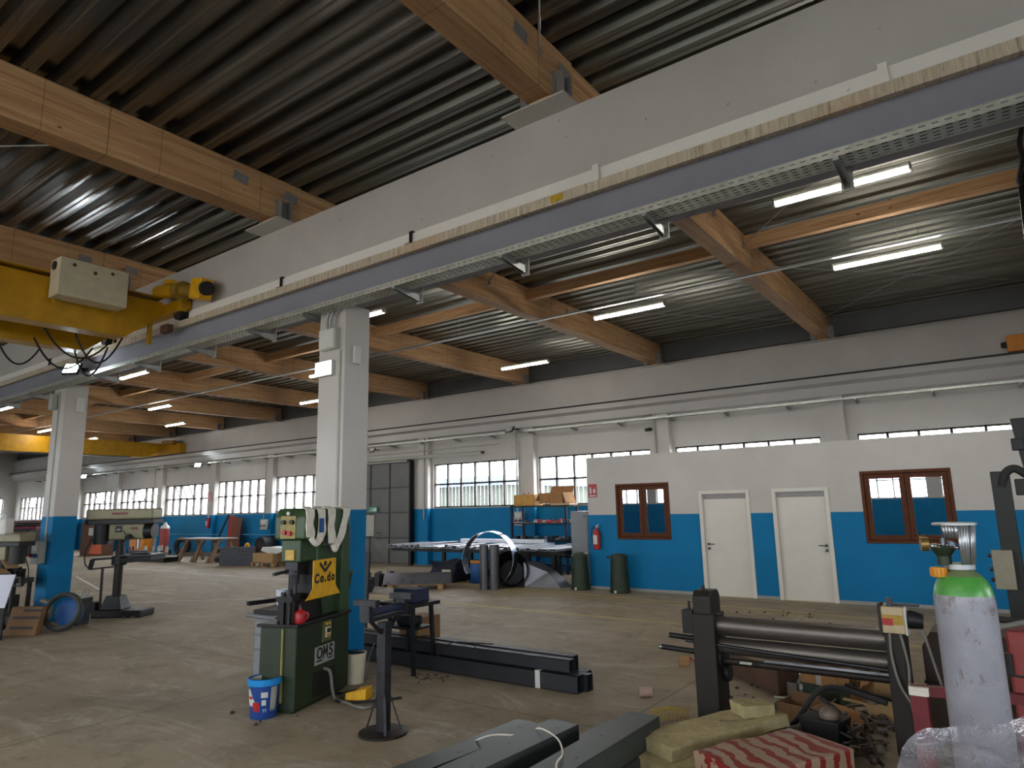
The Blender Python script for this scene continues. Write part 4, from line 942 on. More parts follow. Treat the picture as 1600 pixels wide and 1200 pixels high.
sheets = [(tuple(pd(1384,1076,5.75)),(.17,.012,.17),(-24,8,22),'bent cardboard flap standing by the right stand, upper of two'),(tuple(pd(1380,1117,5.5)),(.2,.012,.16),(-35,-14,18),'bent cardboard sheet leaning by the right stand, lower of two'),(tuple(pd(1322,1120,5.5)),(.26,.012,.15),(-40,14,6),'orange brown cardboard piece amid the scrap below the rolls'),
          (tuple(pd(1352,1100,5.7)),(.34,.05,.012),(0,6,-6),'narrow cardboard strip lying over the scrap below the rolls')]
for p, s, r, lb in sheets:
    o = MB().rbox((0,0,0), s).subdiv(3).jitter(.012, 4, len(lb)).build('cardboard_sheet', CARD if 'orange' in lb else CARD_LT, smooth=False); o.location = p; o.rotation_euler = [R(a) for a in r]
    tag(o, lb, 'cardboard', 'loose cardboard below the rolling machine')
hs = [([(-1.75,5.75,.03),(-1.62,5.95,.12),(-1.5,6.2,.3),(-1.38,6.3,.34),(-1.2,6.35,.3),(-1.0,6.3,.27)],.022,'thick black hose arching over the scrap below the rolls'),
      ([(-1.45,6.1,.3),(-1.3,6.05,.22),(-1.2,5.85,.15),(-1.05,5.7,.08),(-.95,5.55,.05)],.014,'dark hose running down over the orange cardboard'),
      ([(-1.35,6.6,.3),(-1.15,6.55,.26),(-.95,6.45,.25),(-.92,6.3,.2)],.018,'dark hose behind the leaning cardboard')]
for pts, r, lb in hs: tag(MB().tube(smooth_path(pts), r, 8).build('hose', RUBBER), lb, 'hose', 'hoses under the rolling machine')
rr = random.Random(5); g = MB()
for i in range(110):
    x, y = rr.uniform(-1.6,-.95), rr.uniform(5.5,6.7); z = rr.uniform(.02,.14)
    k = rr.random()
    if k < .45: g.rbox((x,y,z),(rr.uniform(.04,.16),rr.uniform(.02,.06),rr.uniform(.01,.05)),Matrix.Rotation(rr.uniform(0,3),3,'Z') @ Matrix.Rotation(rr.uniform(-.5,.5),3,'X'))
    elif k < .85:
        a = rr.uniform(0,3); g.cyl((x,y,z),(x+.2*math.cos(a),y+.2*math.sin(a),z+rr.uniform(-.02,.06)),rr.uniform(.006,.018),n=8)
    else: g.ball((x,y,z), rr.uniform(.02,.04), 8)
tag(g.build('scrap_heap', paint((74,64,56),.5,.4,.6,20,wear=(120,116,110),wamt=.2), smooth=False), 'dark heap of metal scrap and offcuts on the floor under the rolls', 'scrap', None, 'stuff')
pl_ = thing('bin', 'small black square bin holding a brown bulb among the scrap', 'bin', tuple(fz(1293,1168)), R(-10))
MB().hexa([(-.12,-.1,0),(.12,-.1,0),(.12,.1,0),(-.12,.1,0),(-.15,-.13,.22),(.15,-.13,.22),(.15,.13,.22),(-.15,.13,.22)]).build('bin', BLACK, pl_, bev=.006); MB().ball((.04,.0,.24),.075,16,(1,1,.8)).build('bulb', paint((120,104,90),.4,0,.2,8), pl_)
dc = thing('lid', 'round dusty tin lid lying on the floor left of the black bin', 'lid', tuple(fz(1236,1150)), 0)
MB().lathe([(.14,0),(.145,.03),(.14,.034),(.128,.014),(.0,.014)], n=36).build('lid', paint((132,120,92),.6,.2,.2,6), dc)
gb_ = tag(MB().ball((0,0,0),.055,14).build('ball', GREEN_M), 'small green ball beside the low open carton', 'ball'); gb_.location = fz(1219,1115)+V((0,0,.055))
rg_ = MB().rbox((0,0,0),(.3,.1,.06)).subdiv(4).jitter(.035,6,3).build('rag', paint((130,122,98),.9,0,.3,9)); rg_.location = fz(1345,1172)+V((0,0,.05)); rg_.rotation_euler = (0,0,-.3); tag(rg_, 'dirty crumpled rag at the foot of the scrap heap', 'rag')
bk2 = thing('bottle', 'clear dusty plastic bottle by the rusty steel box', 'bottle', tuple(fz(1255,1092)), 0)
MB().lathe([(.05,0),(.055,.02),(.055,.14),(.02,.19),(.018,.22)], n=20).build('bottle', paint((120,124,112),.25,0,.2,8), bk2); MB().cyl((0,0,.22),(0,0,.235),.02,n=14).build('cap', WHITE_P, bk2)
mk = tag(MB().cyl((-.06,0,.011),(.05,.0,.011),.011,n=12).build('marker', WHITE_P), 'white stick lying on the floor in front of the rusty steel box', 'stick'); mk.location = fz(1220,1092)
wd_ = thing('wood_block', 'small wooden block with a red strap beside the left stand of the rolling machine', 'block', tuple(fz(1070,1040)), R(20))
MB().box(-.06,.06,-.05,.05,0,.1).build('block', WOOD, wd_, bev=.004); MB().bar((.06,-.02,.1),(.16,-.06,.03),.025,.01).build('strap', RED, wd_)
# wooden board under the scrap, bottom edge
tag(MB().box(-1.35,-.7,4.92,5.25,0,.05).build('plank', WOOD_OLD, bev=.004, smooth=False), 'dusty wooden plank on the floor below the scrap heap', 'plank')
tag(MB().box(-1.32,-1.0,4.82,4.88,0,.11).build('angle_iron', STEEL_BLACK, bev=.004, smooth=False), 'black steel angle along the front of the dusty plank', 'angle iron')
tag(MB().box(-1.12,-.94,4.95,5.12,.05,.09).build('battery', BLACK, bev=.01), 'flat black part lying on the dusty plank', 'part')

# insulation slabs and the red striped pack
INS = NT('mineral_wool'); n = INS.noise(INS.obj(), 9, 6, .7); n2 = INS.noise(INS.mapping(INS.obj(), (1,1,6)), 30, 3)
INS.set(INS.ramp(n, [(.3,srgb(158,144,106)),(.7,srgb(192,178,136))]), .95, 0, n2, .6, .02, .1); INS = INS.m
def slab(label, p, rz, L, W, h, seed, tilt=0):
    m = MB(); m.rbox((0,0,h/2),(W,L,h)).subdiv(9).jitter(.012,5,seed).jitter(.006,18,seed)
    o = m.build('insulation_slab', INS, bev=0); o.location = p; o.rotation_euler = (tilt, 0, rz); return tag(o, label, 'insulation', 'mineral wool slabs in the foreground')
slab('beige mineral wool slab topmost in the pile by the left stand', (-2.0,5.24,.145), R(-24), 1.2, .36, .085, 1, R(1.5))
slab('beige mineral wool slab under the topmost one', (-1.93,5.1,.055), R(-27), 1.25, .4, .085, 2, R(1))
slab('beige mineral wool slab at the bottom of the pile', (-2.02,4.9,-.0), R(-22), 1.0, .44, .055, 5)
slab('short torn chunk of mineral wool on top of the slabs', (-1.83,5.6,.235), R(-40), .26, .2, .085, 3)
tag(MB().bar((-1.98,5.28,.245),(-1.86,5.35,.243),.02,.006).build('splinter', WOOD_OLD), 'dark splinter lying on the topmost insulation slab', 'splinter')
t = NT('striped_pack'); x, y, z = t.xyz(t.obj()); nn = t.noise(t.obj(), 6, 4)
s = t.math('FRACT', t.math('ADD', t.math('MULTIPLY', t.math('ADD', t.math('MULTIPLY', y, .95), t.math('MULTIPLY', x, .2)), 8.5), t.math('MULTIPLY', nn, 1.7)))
t.set(t.mix(t.math('LESS_THAN', s, .42), srgb(160,136,112), srgb(134,40,36)), .35, 0, nn, .5, .02)
m = MB(); m.rbox((0,0,.13),(.52,.9,.26)).subdiv(8).jitter(.025,4,9)
o = m.build('insulation_pack', t.m, bev=.01); o.location = (-1.46,4.83,0); o.rotation_euler = (0,0,R(-26)); tag(o, 'plastic wrapped pack with red and beige stripes at the bottom of the picture', 'pack')

# ---------------------------------------------------------------- right edge: maroon frame, welder, press, plastic wrap
mf = thing('steel_trestle', 'maroon painted steel frame with white tape at its corner, left of the gas cylinder', 'frame', (-.66,5.42,0), R(0))
MB().box(-.05,.05,-.05,.05,0,.62).build('post', MAROON, mf, bev=.005, smooth=False); MB().bar((-.05,0,.6),(.7,.12,.6),.06).build('rail', MAROON, mf, smooth=False)
MB().box(-.054,.06,-.054,.054,.575,.628).build('tape', WHITE_CLOTH, mf, bev=.004, smooth=False); MB().box(.62,.7,.07,.17,0,.6).build('post', MAROON, mf, smooth=False)
tag(MB().bar((-.42,4.9,.25),(-.36,5.0,.6),.02).build('rod', GREEN_M), 'short green rod hanging beside the gas cylinder', 'rod')
wl = thing('welding_machine', 'dusty red welding machine at the right picture edge', 'welder', (fz(1568,985,1.0).x, fz(1568,985,1.0).y, 0), R(-12))
MB().box(0,.65,0,.7,.2,1.0).build('body', RED_DUST, wl, bev=.02, smooth=False); MB().box(-.005,.66,-.005,.71,.72,.735).build('seam', STEEL_BLACK, wl, smooth=False)
MB().rbox((.0,-.0,.8),(.06,.05,.12)).build('latch', BLACK, wl)
MB().box(-.02,.66,-.02,.72,.0,.2).build('plinth', BLACK, wl, smooth=False); MB().cyl((.12,.3,1.0),(.12,.3,1.02),.05,n=16).build('socket', BLACK, wl)
MB().ball((.22,.12,1.08),.09,14).build('white_cap', WHITE_P, wl)
th = thing('welding_torch', 'welding torch hose with a black grip draped over the red welder', 'torch', tuple(wl.location))
MB().tube(smooth_path([(-.1,-.1,.2),(-.16,-.05,.5),(-.16,-.02,.85),(-.1,.05,1.04),(.05,.1,1.05),(.25,.05,1.04),(.5,.0,1.03)]),.022,8).build('hose', RUBBER, th)
MB().tube(smooth_path([(-.07,-.12,.3),(-.1,-.1,.7),(-.05,-.03,.98),(.05,.02,1.035),(.3,.0,1.09),(.5,-.05,1.06)]),.018,8).build('hose', CABLE_GR, th)
MB().cyl((-.07,.12,1.22),(-.05,.12,1.15),.018,.012,n=10).build('grip', BLACK, th); MB().cyl((-.05,.12,1.15),(-.03,.1,1.04),.006,n=8).build('neck', GALV, th)
MB().lathe([(.02,-.1),(.045,-.08),(.045,.08),(.02,.1)], c=(-.07,-.06,.86), n=16).build('filter', paint((130,124,84),.5,0,.2,8), th)
pr = thing('press_machine', 'tall dark machine column with pipes and a beige control box, at the right picture edge', 'machine', (.05,8.5,0))
PRM = paint((34,36,32),.5,.35,.3,5,wear=(70,66,58),wamt=.2)
MB().bar((-.13,0,0),(-.13,0,2.1),.16,.24,(0,1,0)).build('column', PRM, pr, bev=.01, smooth=False); MB().box(.06,.9,-.1,.3,0,2.0).build('frame', STEEL_BLACK, pr, bev=.01, smooth=False)
MB().box(-.02,1.0,-.08,.1,1.86,2.02).build('beam', PRM, pr, bev=.01, smooth=False); MB().box(.05,.18,-.1,.05,1.7,1.87).build('bearing', NAVY, pr, bev=.02)
m = MB(); m.hexa([(.16,-.1,1.35),(1,-.1,1.35),(1,.3,1.35),(.16,.3,1.35),(.02,-.1,2.62),(1,-.1,2.62),(1,.3,2.62),(.02,.3,2.62)]); m.box(.0,.1,-.13,-.05,2.3,2.42); m.build('mast', STEEL_BLACK, pr, bev=.01, smooth=False)
q_ = fy(1594,300,8.5)-V((.05,8.5,0)); m = MB(); m.hexa([(.3,0,2.6),(.8,0,2.6),(.8,.1,2.6),(.3,.1,2.6),(q_.x,0,5.2),(q_.x+.5,0,5.2),(q_.x+.5,.1,5.2),(q_.x,.1,5.2)]); m.build('upper_mast', STEEL_BLACK, pr, smooth=False)
MB().tube(smooth_path([tuple(fy(x_,y_,8.48)-V((.05,8.5,0))) for x_,y_ in ((1597,200),(1593,225),(1598,250),(1592,280),(1596,290))]),.025,8).build('hanging_cable', CABLE, pr)
MB().tube(smooth_path([(-.13,-.1,1.95),(-.08,-.12,2.08),(.0,-.12,2.12),(.1,-.12,2.05),(.18,-.12,2.06),(.24,-.12,2.2)]),.04,10).build('pipe', RUBBER, pr)
_b = fy(1569,890,8.33)-V((.05,8.5,0)); cb = MB().rbox((_b.x,-.17,_b.z),(.17,.1,.37)).build('control_box', BEIGE, pr, bev=.008)
for z in (1.28,1.15,1.05): MB().cyl((_b.x-.08,-.17,z),(_b.x-.115,-.17,z),.02,n=10).build('button', BLACK, cb)
m = MB(); m.box(.03,.05,-.16,-.1,.3,1.6); [m.box(.02,.3,-.17,-.12,.5+.07*i,.53+.07*i) for i in range(8)]; m.build('rack', STEEL_DARK, pr, smooth=False)
# plastic sheeting
def plastic():
    t = NT('clear_plastic'); n = t.noise(t.obj(), 5, 6, .65, .8); g = t.n('ShaderNodeBsdfGlossy'); g.inputs['Roughness'].default_value = .16; g.inputs[0].default_value = (.9,.9,.95,1)
    tr = t.n('ShaderNodeBsdfTransparent'); df = t.n('ShaderNodeBsdfDiffuse'); df.inputs[0].default_value = srgb(190,190,200)
    bp = t.n('ShaderNodeBump'); bp.inputs['Strength'].default_value = .9; bp.inputs['Distance'].default_value = .05; t.l(n, bp.inputs['Height']); t.l(bp.outputs[0], g.inputs['Normal'])
    m1 = t.n('ShaderNodeMixShader'); m1.inputs[0].default_value = .5; t.l(df.outputs[0], m1.inputs[1]); t.l(g.outputs[0], m1.inputs[2])
    m2 = t.n('ShaderNodeMixShader'); t.l(t.ramp(n, [(.35,.22),(.62,.8)]), m2.inputs[0]); t.l(tr.outputs[0], m2.inputs[1]); t.l(m1.outputs[0], m2.inputs[2])
    t.l(m2.outputs[0], t.out.inputs[0]); t.t.nodes.remove(t.b); return t.m
PLASTIC = plastic()
def heap(name, label, outline, z_in, seed, mat, cat):
    """a draped sheet: outline points of its rim with heights, domed inwards and crumpled"""
    m = MB(); N = 40; M_ = 14; c = sum((V(p) for p in outline), V())/len(outline); c.z = z_in
    rim = []
    P = [V(p) for p in outline]; k = len(P)
    for i in range(N):
        u = i/N*k; a = int(u); f = u-a; rim.append(P[a % k].lerp(P[(a+1) % k], f))
    rows = []
    for j in range(M_+1):
        s = j/M_
        row = []
        for i in range(N):
            p = c.lerp(rim[i], .02+.98*s); h = c.z+(rim[i].z-c.z)*s**2.2
            q = V((p.x, p.y, h)); q += .07*noise.noise_vector(q*3.2+V((seed,0,0)))*(1-.3*s) + .03*noise.noise_vector(q*9+V((0,seed,0)))+.012*noise.noise_vector(q*24)
            row.append(q)
        rows.append(row)
    m.rings(rows, cap=False); return tag(m.build(name, mat, ang=60), label, cat)
def pd(x, y, d): q = ray(x, y); return V((0,0,EYE))+q*d
heap('plastic_sheet', 'crumpled clear plastic sheet bundled in the bottom right corner', [pd(1385,1215,2.5),pd(1440,1148,2.62),pd(1540,1128,2.66),pd(1605,1105,2.62),pd(1660,1110,2.4),pd(1680,1260,2.0),pd(1560,1290,2.0),pd(1450,1270,2.2)], .83, 2, PLASTIC, 'plastic sheet')
wp = thing('wrapped_pallet', 'low stack of packets under the clear plastic sheet in the corner', 'stack', (-.16,3.02,0), R(-36))
MB().box(-.2,.2,-.26,.28,.09,.78).build('packets', paint((150,150,158),.6,0,.35,9), wp, bev=.03); MB().box(-.22,.22,-.28,.3,0,.1).build('base', WOOD_OLD, wp, smooth=False)
MB().rbox((-.0,-.1,.79),(.1,.2,.02),Matrix.Rotation(.5,3,'Z')).build('strip', BLUE_P, wp)

# ---------------------------------------------------------------- office block
OX0, OX1, OY, OZ = -7.965, 3.6, 13.85, 2.885
D1, D2 = (-5.30,-4.25), (-3.82,-2.78); W1, W2 = (-7.235,-5.955,1.095,2.31), (-2.225,-.81,1.075,2.36)
m = MB(); holes_wall(m, OX0, OX1, 0, OZ, [(D1[0]+.05,D1[1]-.05,0,2.05),(D2[0]+.05,D2[1]-.05,0,2.05),W1,W2], lambda a,b,c,d: m.box(a,b,OY,OY+.12,c,d))
struct('wall_office_front', m, WALL_OFF, 'white and blue front wall of the office block with two doors and two windows', 'wall', smooth=False)
struct('wall_office_side', MB().box(OX0,OX0+.12,OY+.12,YF,0,OZ), WALL_OFF, 'left side wall of the office block', 'wall', smooth=False)
struct('ceiling_office', MB().box(OX0,OX1,OY,YF,OZ,OZ+.06), WALL, 'flat roof of the office block', 'ceiling', smooth=False)
struct('wall_office_back', MB().box(OX0+.12,OX1,16.8,16.9,0,OZ), paint((120,120,118),.8), 'back wall inside the office block', 'wall', smooth=False)
struct('baseboard_office', MB().box(OX0,D1[0],OY-.012,OY,0,.06).box(D1[1],D2[0],OY-.012,OY,0,.06).box(D2[1],OX1,OY-.012,OY,0,.06), paint((150,150,146),.6,0,.1,6), 'grey baseboard of the office front', 'baseboard', smooth=False)
def door(n, a, b, hinge, label):
    o = thing('door_%d' % n, label, 'door', ((a+b)/2,OY,0), kind=S); h = (b-a)/2
    f = MB(); f.box(-h,-h+.075,-.03,.13,0,2.1); f.box(h-.075,h,-.03,.13,0,2.1); f.box(-h+.075,h-.075,-.03,.13,2.03,2.1); f.build('door_frame', DOOR_W, o, bev=.006, smooth=False)
    MB().box(-h+.075,h-.075,.05,.09,.012,1.93).build('leaf', DOOR_W, o, bev=.003, smooth=False); MB().box(-h+.075,h-.075,.06,.09,1.935,2.03).build('transom', paint((166,162,160),.6,0,.05,4), o, smooth=False)
    MB().box(-h+.06,h-.06,-.01,.06,0,.012).build('threshold', CREAM, o, smooth=False)
    s = hinge; hx = s*(h-.135)
    m = MB(); m.cyl((hx,.05,1.02),(hx,.02,1.02),.026,n=16); m.cyl((hx,.02,1.02),(hx,-.01,1.02),.011,n=10); m.bar((hx,-.005,1.02),(hx-s*.13,-.005,1.02),.018); m.build('handle', STEEL_DARK, o)
    m = MB(); m.cyl((hx,.05,.93),(hx,.03,.93),.026,n=16); m.build('lock', STEEL_DARK, o)
door(1, *D1, -1, 'left of the two white doors in the office front'); door(2, *D2, 1, 'right of the two white doors in the office front')
def owin(n, w, label):
    a, b, c, d = w; o = thing('window_%d' % n, label, 'window', ((a+b)/2,OY,c), kind=S); h = (b-a)/2; H = d-c
    f = MB(); f.box(-h,h,-.012,.11,0,.055); f.box(-h,h,-.012,.11,H-.055,H); f.box(-h,-h+.055,-.012,.11,.055,H-.055); f.box(h-.055,h,-.012,.11,.055,H-.055); f.build('window_frame', BROWN_FR, o, bev=.005, smooth=False)
    for s in (-1,1):
        p, q = (-h+.058,-.003) if s < 0 else (.003,h-.058); k = MB(); t_ = .085
        k.box(p,q,.02,.07,.058,.058+t_); k.box(p,q,.02,.07,H-.058-t_,H-.058); k.box(p,p+t_,.02,.07,.058+t_,H-.058-t_); k.box(q-t_,q,.02,.07,.058+t_,H-.058-t_)
        sh = k.build('casement', BROWN_FR, o, bev=.004, smooth=False)
        g = MB(); g.face([(p+t_-.005,.045,.05+t_),(q-t_+.005,.045,.05+t_),(q-t_+.005,.045,H-.05-t_),(p+t_-.005,.045,H-.05-t_)]); g.build('glass', OGLASS, sh, smooth=False)
owin(90, W1, 'brown framed office window left of the doors'); owin(91, W2, 'brown framed office window right of the doors')
fs = thing('fire_sign', 'red fire extinguisher sign on the left edge of the office front', 'sign', (-7.82,OY-.006,2.185))
MB().box(-.11,.11,-.004,.004,-.15,.15).build('plate', RED, fs, smooth=False)
m = MB(); m.box(-.075,-.025,-.007,-.004,-.07,.05); m.box(-.06,-.04,-.007,-.004,.05,.09); m.bar((-.05,-.0055,.085),(-.09,-.0055,.05),.012,.003,(0,1,0)); m.prism([(.03,-.007,-.06),(.06,-.007,-.06),(.085,-.007,.0),(.06,-.007,.03),(.065,-.007,.08),(.035,-.007,.02),(.015,-.007,.04),(.01,-.007,-.02)],(0,.003,0)); m.build('pictogram', WHITE_P, fs, smooth=False)
MB().box(-.085,.085,-.007,-.004,-.13,-.1).build('caption', paint((220,190,190),.5), fs, smooth=False)
def extinguisher(p, label, s=1):
    o = thing('fire_extinguisher', label, 'extinguisher', p, group=None)
    MB().lathe([(.03*s,0),(.075*s,.01*s),(.08*s,.03*s),(.08*s,.36*s),(.06*s,.42*s),(.025*s,.45*s),(.022*s,.48*s)], n=28).build('body', RED, o)
    MB().rbox((0,-.079*s,.22*s),(.1*s,.008,.2*s)).build('label', WHITE_P, o, bev=.004)
    m = MB().cyl((0,0,.47*s),(0,0,.52*s),.02*s,n=12); m.bar((-.01*s,0,.53*s),(.09*s,-.02*s,.55*s),.018*s); m.bar((-.01*s,0,.5*s),(.08*s,-.02*s,.5*s),.015*s); m.build('valve', STEEL_RAW, o)
    MB().tube(smooth_path([(-.02*s,0,.5*s),(-.1*s,-.02*s,.46*s),(-.11*s,-.03*s,.3*s),(-.085*s,-.04*s,.12*s)]),.011*s,8).build('hose', BLACK, o); return o
extinguisher((-7.72,OY-.081,.87), 'red fire extinguisher with a white label on the office front')
extinguisher((-29.7,17.118,1.2), 'small red fire extinguisher on the far blue wall behind the trestle table')
fs2 = tag(MB().box(-29.9,-29.62,17.17,17.18,2.42,2.86).build('fire_sign', paint((210,150,150),.5,0,.3,16)), 'small faded red and white sign on the far wall above the fire extinguisher', 'sign')
def wbin(p, label, lid):
    o = thing('waste_bin', label, 'bin', p, group='green slatted waste bins')
    m = MB(); m.lathe([(.215,0),(.225,.02),(.205,.1),(.175,.72)], n=32); m.build('body', GREEN_DK, o)
    r = MB()
    for k in range(13):
        z = .1+.046*k; rad = .206-.03*(z-.1)/.62
        r.lathe([(rad,z),(rad+.006,z+.004),(rad+.006,z+.02),(rad,z+.024)], n=32, cap=False)
    r.build('slat', GREEN_DK, o)
    l = MB().lathe([(.18,.715),(.192,.72),(.192,.75),(.15,.795),(.06,.815),(.0,.818)], n=32); l.build('lid', GREEN_DK, o)
    if lid: MB().rbox((-.12,-.15,.745),(.16,.08,.04),Matrix.Rotation(.4,3,'Z')).build('lid_flap', BLACK, o, bev=.005)
    else: MB().rbox((-.07,-.17,.52),(.07,.04,.07),Matrix.Rotation(.4,3,'Z')).build('opening', BLACK, o); 
    MB().rbox((.0,-.216,.035),(.05,.02,.05)).build('price_tag', WHITE_P, o); return o
wbin((-8.1,13.62,0), 'dark green slatted waste bin with a small square hole, in front of the grey locker', False)
wbin((-7.05,13.5,0), 'dark green slatted waste bin with a black flap, under the fire extinguisher', True)
lk = thing('locker', 'tall narrow grey steel locker at the corner of the office block', 'locker', (-8.5,14.35,0))
MB().box(-.22,.26,-.05,.5,.05,1.72).build('body', GREY_LOCK, lk, bev=.008, smooth=False); MB().box(-.2,.24,-.065,-.05,.1,1.68).build('door', GREY_LOCK, lk, bev=.004, smooth=False); MB().rbox((.18,-.07,1.6),(.05,.02,.02)).build('handle', STEEL_DARK, lk); MB().box(-.22,.26,-.05,.5,0,.05).build('plinth', BLACK, lk, smooth=False)
# ---------------------------------------------------------------- steel gate
GATE = paint((104,104,102), .6, .15, .12, 1.5)
gt = thing('door_9', 'large grey steel sliding gate with pressed panels in the far wall', 'door', (-17.0,17.22,0), kind=S)
for i in range(4):
    for j in range(4):
        x1_, z0_ = -.0-1.0*i, .875*j; x0_ = x1_-1.0; c = ((x0_+x1_)/2, -.07, z0_+.4375)
        m = MB(); k = [(x0_+.025,-.03,z0_+.02),(x1_-.025,-.03,z0_+.02),(x1_-.025,-.03,z0_+.855),(x0_+.025,-.03,z0_+.855)]
        for q in range(4): m.face([k[q], k[(q+1) % 4], c])
        m.build('pressed_panel', GATE, gt, smooth=False)
m = MB(); [m.box(-4.0,.04,-.06,-.0,.875*j-.02 if j else 0,.875*j+.02) for j in range(5)]; [m.box(-1.0*i-.022,-1.0*i+.022,-.06,0,0,3.52) for i in range(5)]
m.build('gate_frame', paint((72,72,72),.6,.2,.15,3), gt, smooth=False); MB().box(.0,.06,-.08,.1,0,3.56).build('gate_post', STEEL_BLACK, gt, smooth=False)
MB().rbox((-1.95,-.06,1.3),(.4,.06,.75)).build('handle_box', GREY_BOX, gt, bev=.01); MB().rbox((-1.5,-.1,1.05),(.2,.03,.03)).build('handle', STEEL_DARK, gt); MB().rbox((-1.5,-.1,.85),(.12,.03,.03)).build('handle', STEEL_DARK, gt)
ex = thing('exit_sign', 'small green exit sign on the steel gate', 'sign', (-18.75,17.12,1.87))
MB().box(-.26,.2,-.01,.01,-.1,.1).build('plate', paint((52,140,110),.5,0,.1,6), ex, smooth=False); m = MB(); m.box(-.02,.15,-.013,-.01,-.06,.06); m.bar((-.17,-.0115,-.06),(-.1,-.0115,.05),.03,.003,(0,1,0)); m.bar((-.1,-.0115,-.0),(-.05,-.0115,-.06),.025,.003,(0,1,0)); m.build('pictogram', WHITE_P, ex, smooth=False)
tk = thing('gate_track', 'white horizontal sliding gate track tube on the wall above the gate', 'track', (-16.9,17.1,3.66))
MB().cyl((-3.8,0,-.02),(3.2,0,-.04),.055,n=16).build('tube', GREY_BOX, tk); MB().cyl((3.2,0,-.04),(3.3,0,-.04),.04,n=12).build('end_stop', BLACK, tk)
MB().cyl((-3.8,.06,.16),(3.9,.06,.2),.02,n=10).build('pipe', GREY_BOX, tk); MB().tube([(4.6,.06,.2),(4.65,.06,.2),(4.65,.06,-1.7)],.02,8).build('pipe', GREY_BOX, tk)
MB().rbox((.0,-.05,-.14),(.14,.1,.1)).build('roller_hanger', STEEL_BLACK, tk)
# downpipes and the pale pipe along the wall
for x, lb in ((-16.3,'right of the steel gate'),(-7.68,'above the left end of the office block'),(-25.5,'right of the rusty sheets'),(-34.9,'at the small gas cylinder'),(-12.35,'beside the shelf rack')):
    tag(MB().cyl((x,17.16,1.5 if x < -8 else 2.95),(x,17.16,4.3),.022,n=10).build('wall_conduit', GREY_BOX), 'thin vertical conduit on the far wall, '+lb, 'conduit', 'vertical wall conduits')
pp = thing('handrail_pipe', 'pale blue horizontal pipe along the far wall at waist height', 'pipe', (-30,17.14,.95)); MB().cyl((-6,0,-.05),(7.6,0,.0),.022,n=10).build('pipe', paint((70,140,176),.5,0,.05,4), pp)
tag(MB().cyl((-7.9,17.4,3.9),(-7.9,17.1,3.86),.05,n=12).build('sensor', BLACK), 'small black sensor on the far wall above the office block', 'sensor')

# ---------------------------------------------------------------- workbench with long profiles
wb = thing('workbench', 'long dark steel workbench covered with pale metal profiles', 'table', (0,0,0))
BX0, BX1, BY0, BY1, BZ = -14.6, -8.75, 14.0, 15.6, .80
m = MB()
for y in (BY0+.05, (BY0+BY1)/2, BY1-.05): m.box(BX0,BX1,y-.04,y+.04,BZ-.1,BZ)
for k in range(7): x = BX0+.1+(BX1-BX0-.2)*k/6; m.box(x-.03,x+.03,BY0,BY1,BZ-.08,BZ)
m.build('top_frame', STEEL_BLACK, wb, smooth=False)
for x in (-13.9,-11.7,-9.85,-9.1):
    for y in (BY0+.1,BY1-.1): MB().box(x-.05,x+.05,y-.05,y+.05,0,BZ-.09).build('leg', STEEL_BLACK, wb, smooth=False)
MB().box(-13.9,-9.1,BY1-.13,BY1-.08,.3,.34).build('stretcher', STEEL_BLACK, wb, smooth=False)
PROF = paint((196,198,206),.35,.6,.12,5); rr = random.Random(11); prof = None; i = 0
x = BX0+.03
while x < BX1-.12:
    w = rr.uniform(.08,.2); L = rr.uniform(.9,1.7); y1_ = BY0+L+rr.uniform(-.1,.2); y0_ = BY0-rr.uniform(.02,.3); h = rr.uniform(.03,.1); i += 1
    o = thing('metal_profile', 'pale metal profile lying across the workbench, number %d from its left end' % i, 'profile', (x,0,BZ), group='pale profiles on the workbench')
    m = MB(); m.box(0,w-.008,y0_,y1_,0,.006); m.box(0,.006,y0_,y1_,0,h); m.box(w-.014,w-.008,y0_,y1_,0,h); m.box(0,w-.008,y0_,y1_,h,h+.004); m.build('profile', PROF, o, smooth=False)
    MB().box(.006,w-.014,y0_+.003,y0_+.01,.006,h).build('end_cap', BLACK, o, smooth=False); x += w
o = thing('metal_profile', 'longest pale profile lying along the back of the workbench', 'profile', (-11.6,15.35,BZ+.085), R(3), 'pale profiles on the workbench'); MB().box(-1.4,1.4,-.08,.08,0,.1).build('profile', PROF, o, bev=.004, smooth=False)
# shelf rack behind the bench
rk = thing('shelf_rack', 'dark blue steel shelf rack with cluttered shelves against the far wall', 'rack', (-11.0,16.6,0))
for x in (-.95,.92):
    for y in (-.3,.3): MB().box(x-.03,x+.03,y-.03,y+.03,0,1.9).build('upright', NAVY, rk, smooth=False)
for z in (.5,.93,1.4,1.88): MB().box(-.98,.95,-.33,.33,z-.04,z).build('shelf', STEEL_BLACK, rk, smooth=False)
rr = random.Random(3)
def clutter(label, x0, x1, y0, y1, z, n, h, mats, loc, seed, cat='parts'):
    r_ = random.Random(seed); o = thing('spare_parts', label, cat, loc); o['kind'] = 'stuff'
    for k, mt in enumerate(mats):
        m = MB()
        for i in range(n//len(mats)):
            x, y = r_.uniform(x0,x1), r_.uniform(y0,y1); s = r_.uniform(.04,.12); hh = r_.uniform(.2,1)*h
            if r_.random() < .5: m.rbox((x,y,z+hh/2),(s*1.5,s,hh),Matrix.Rotation(r_.uniform(0,3),3,'Z'))
            else: m.cyl((x,y,z),(x+r_.uniform(-.04,.04),y,z+hh),s*.5,n=10)
        q = m.build('part_pile', mt, o, smooth=False); q['kind'] = 'stuff'
    return o
clutter('small parts scattered on the lower shelf of the rack', -.85,.85,-.28,.2,.93,26,.1,[STEEL_DARK,BLACK,GREY_STEEL],(-11.0,16.6,0),21)
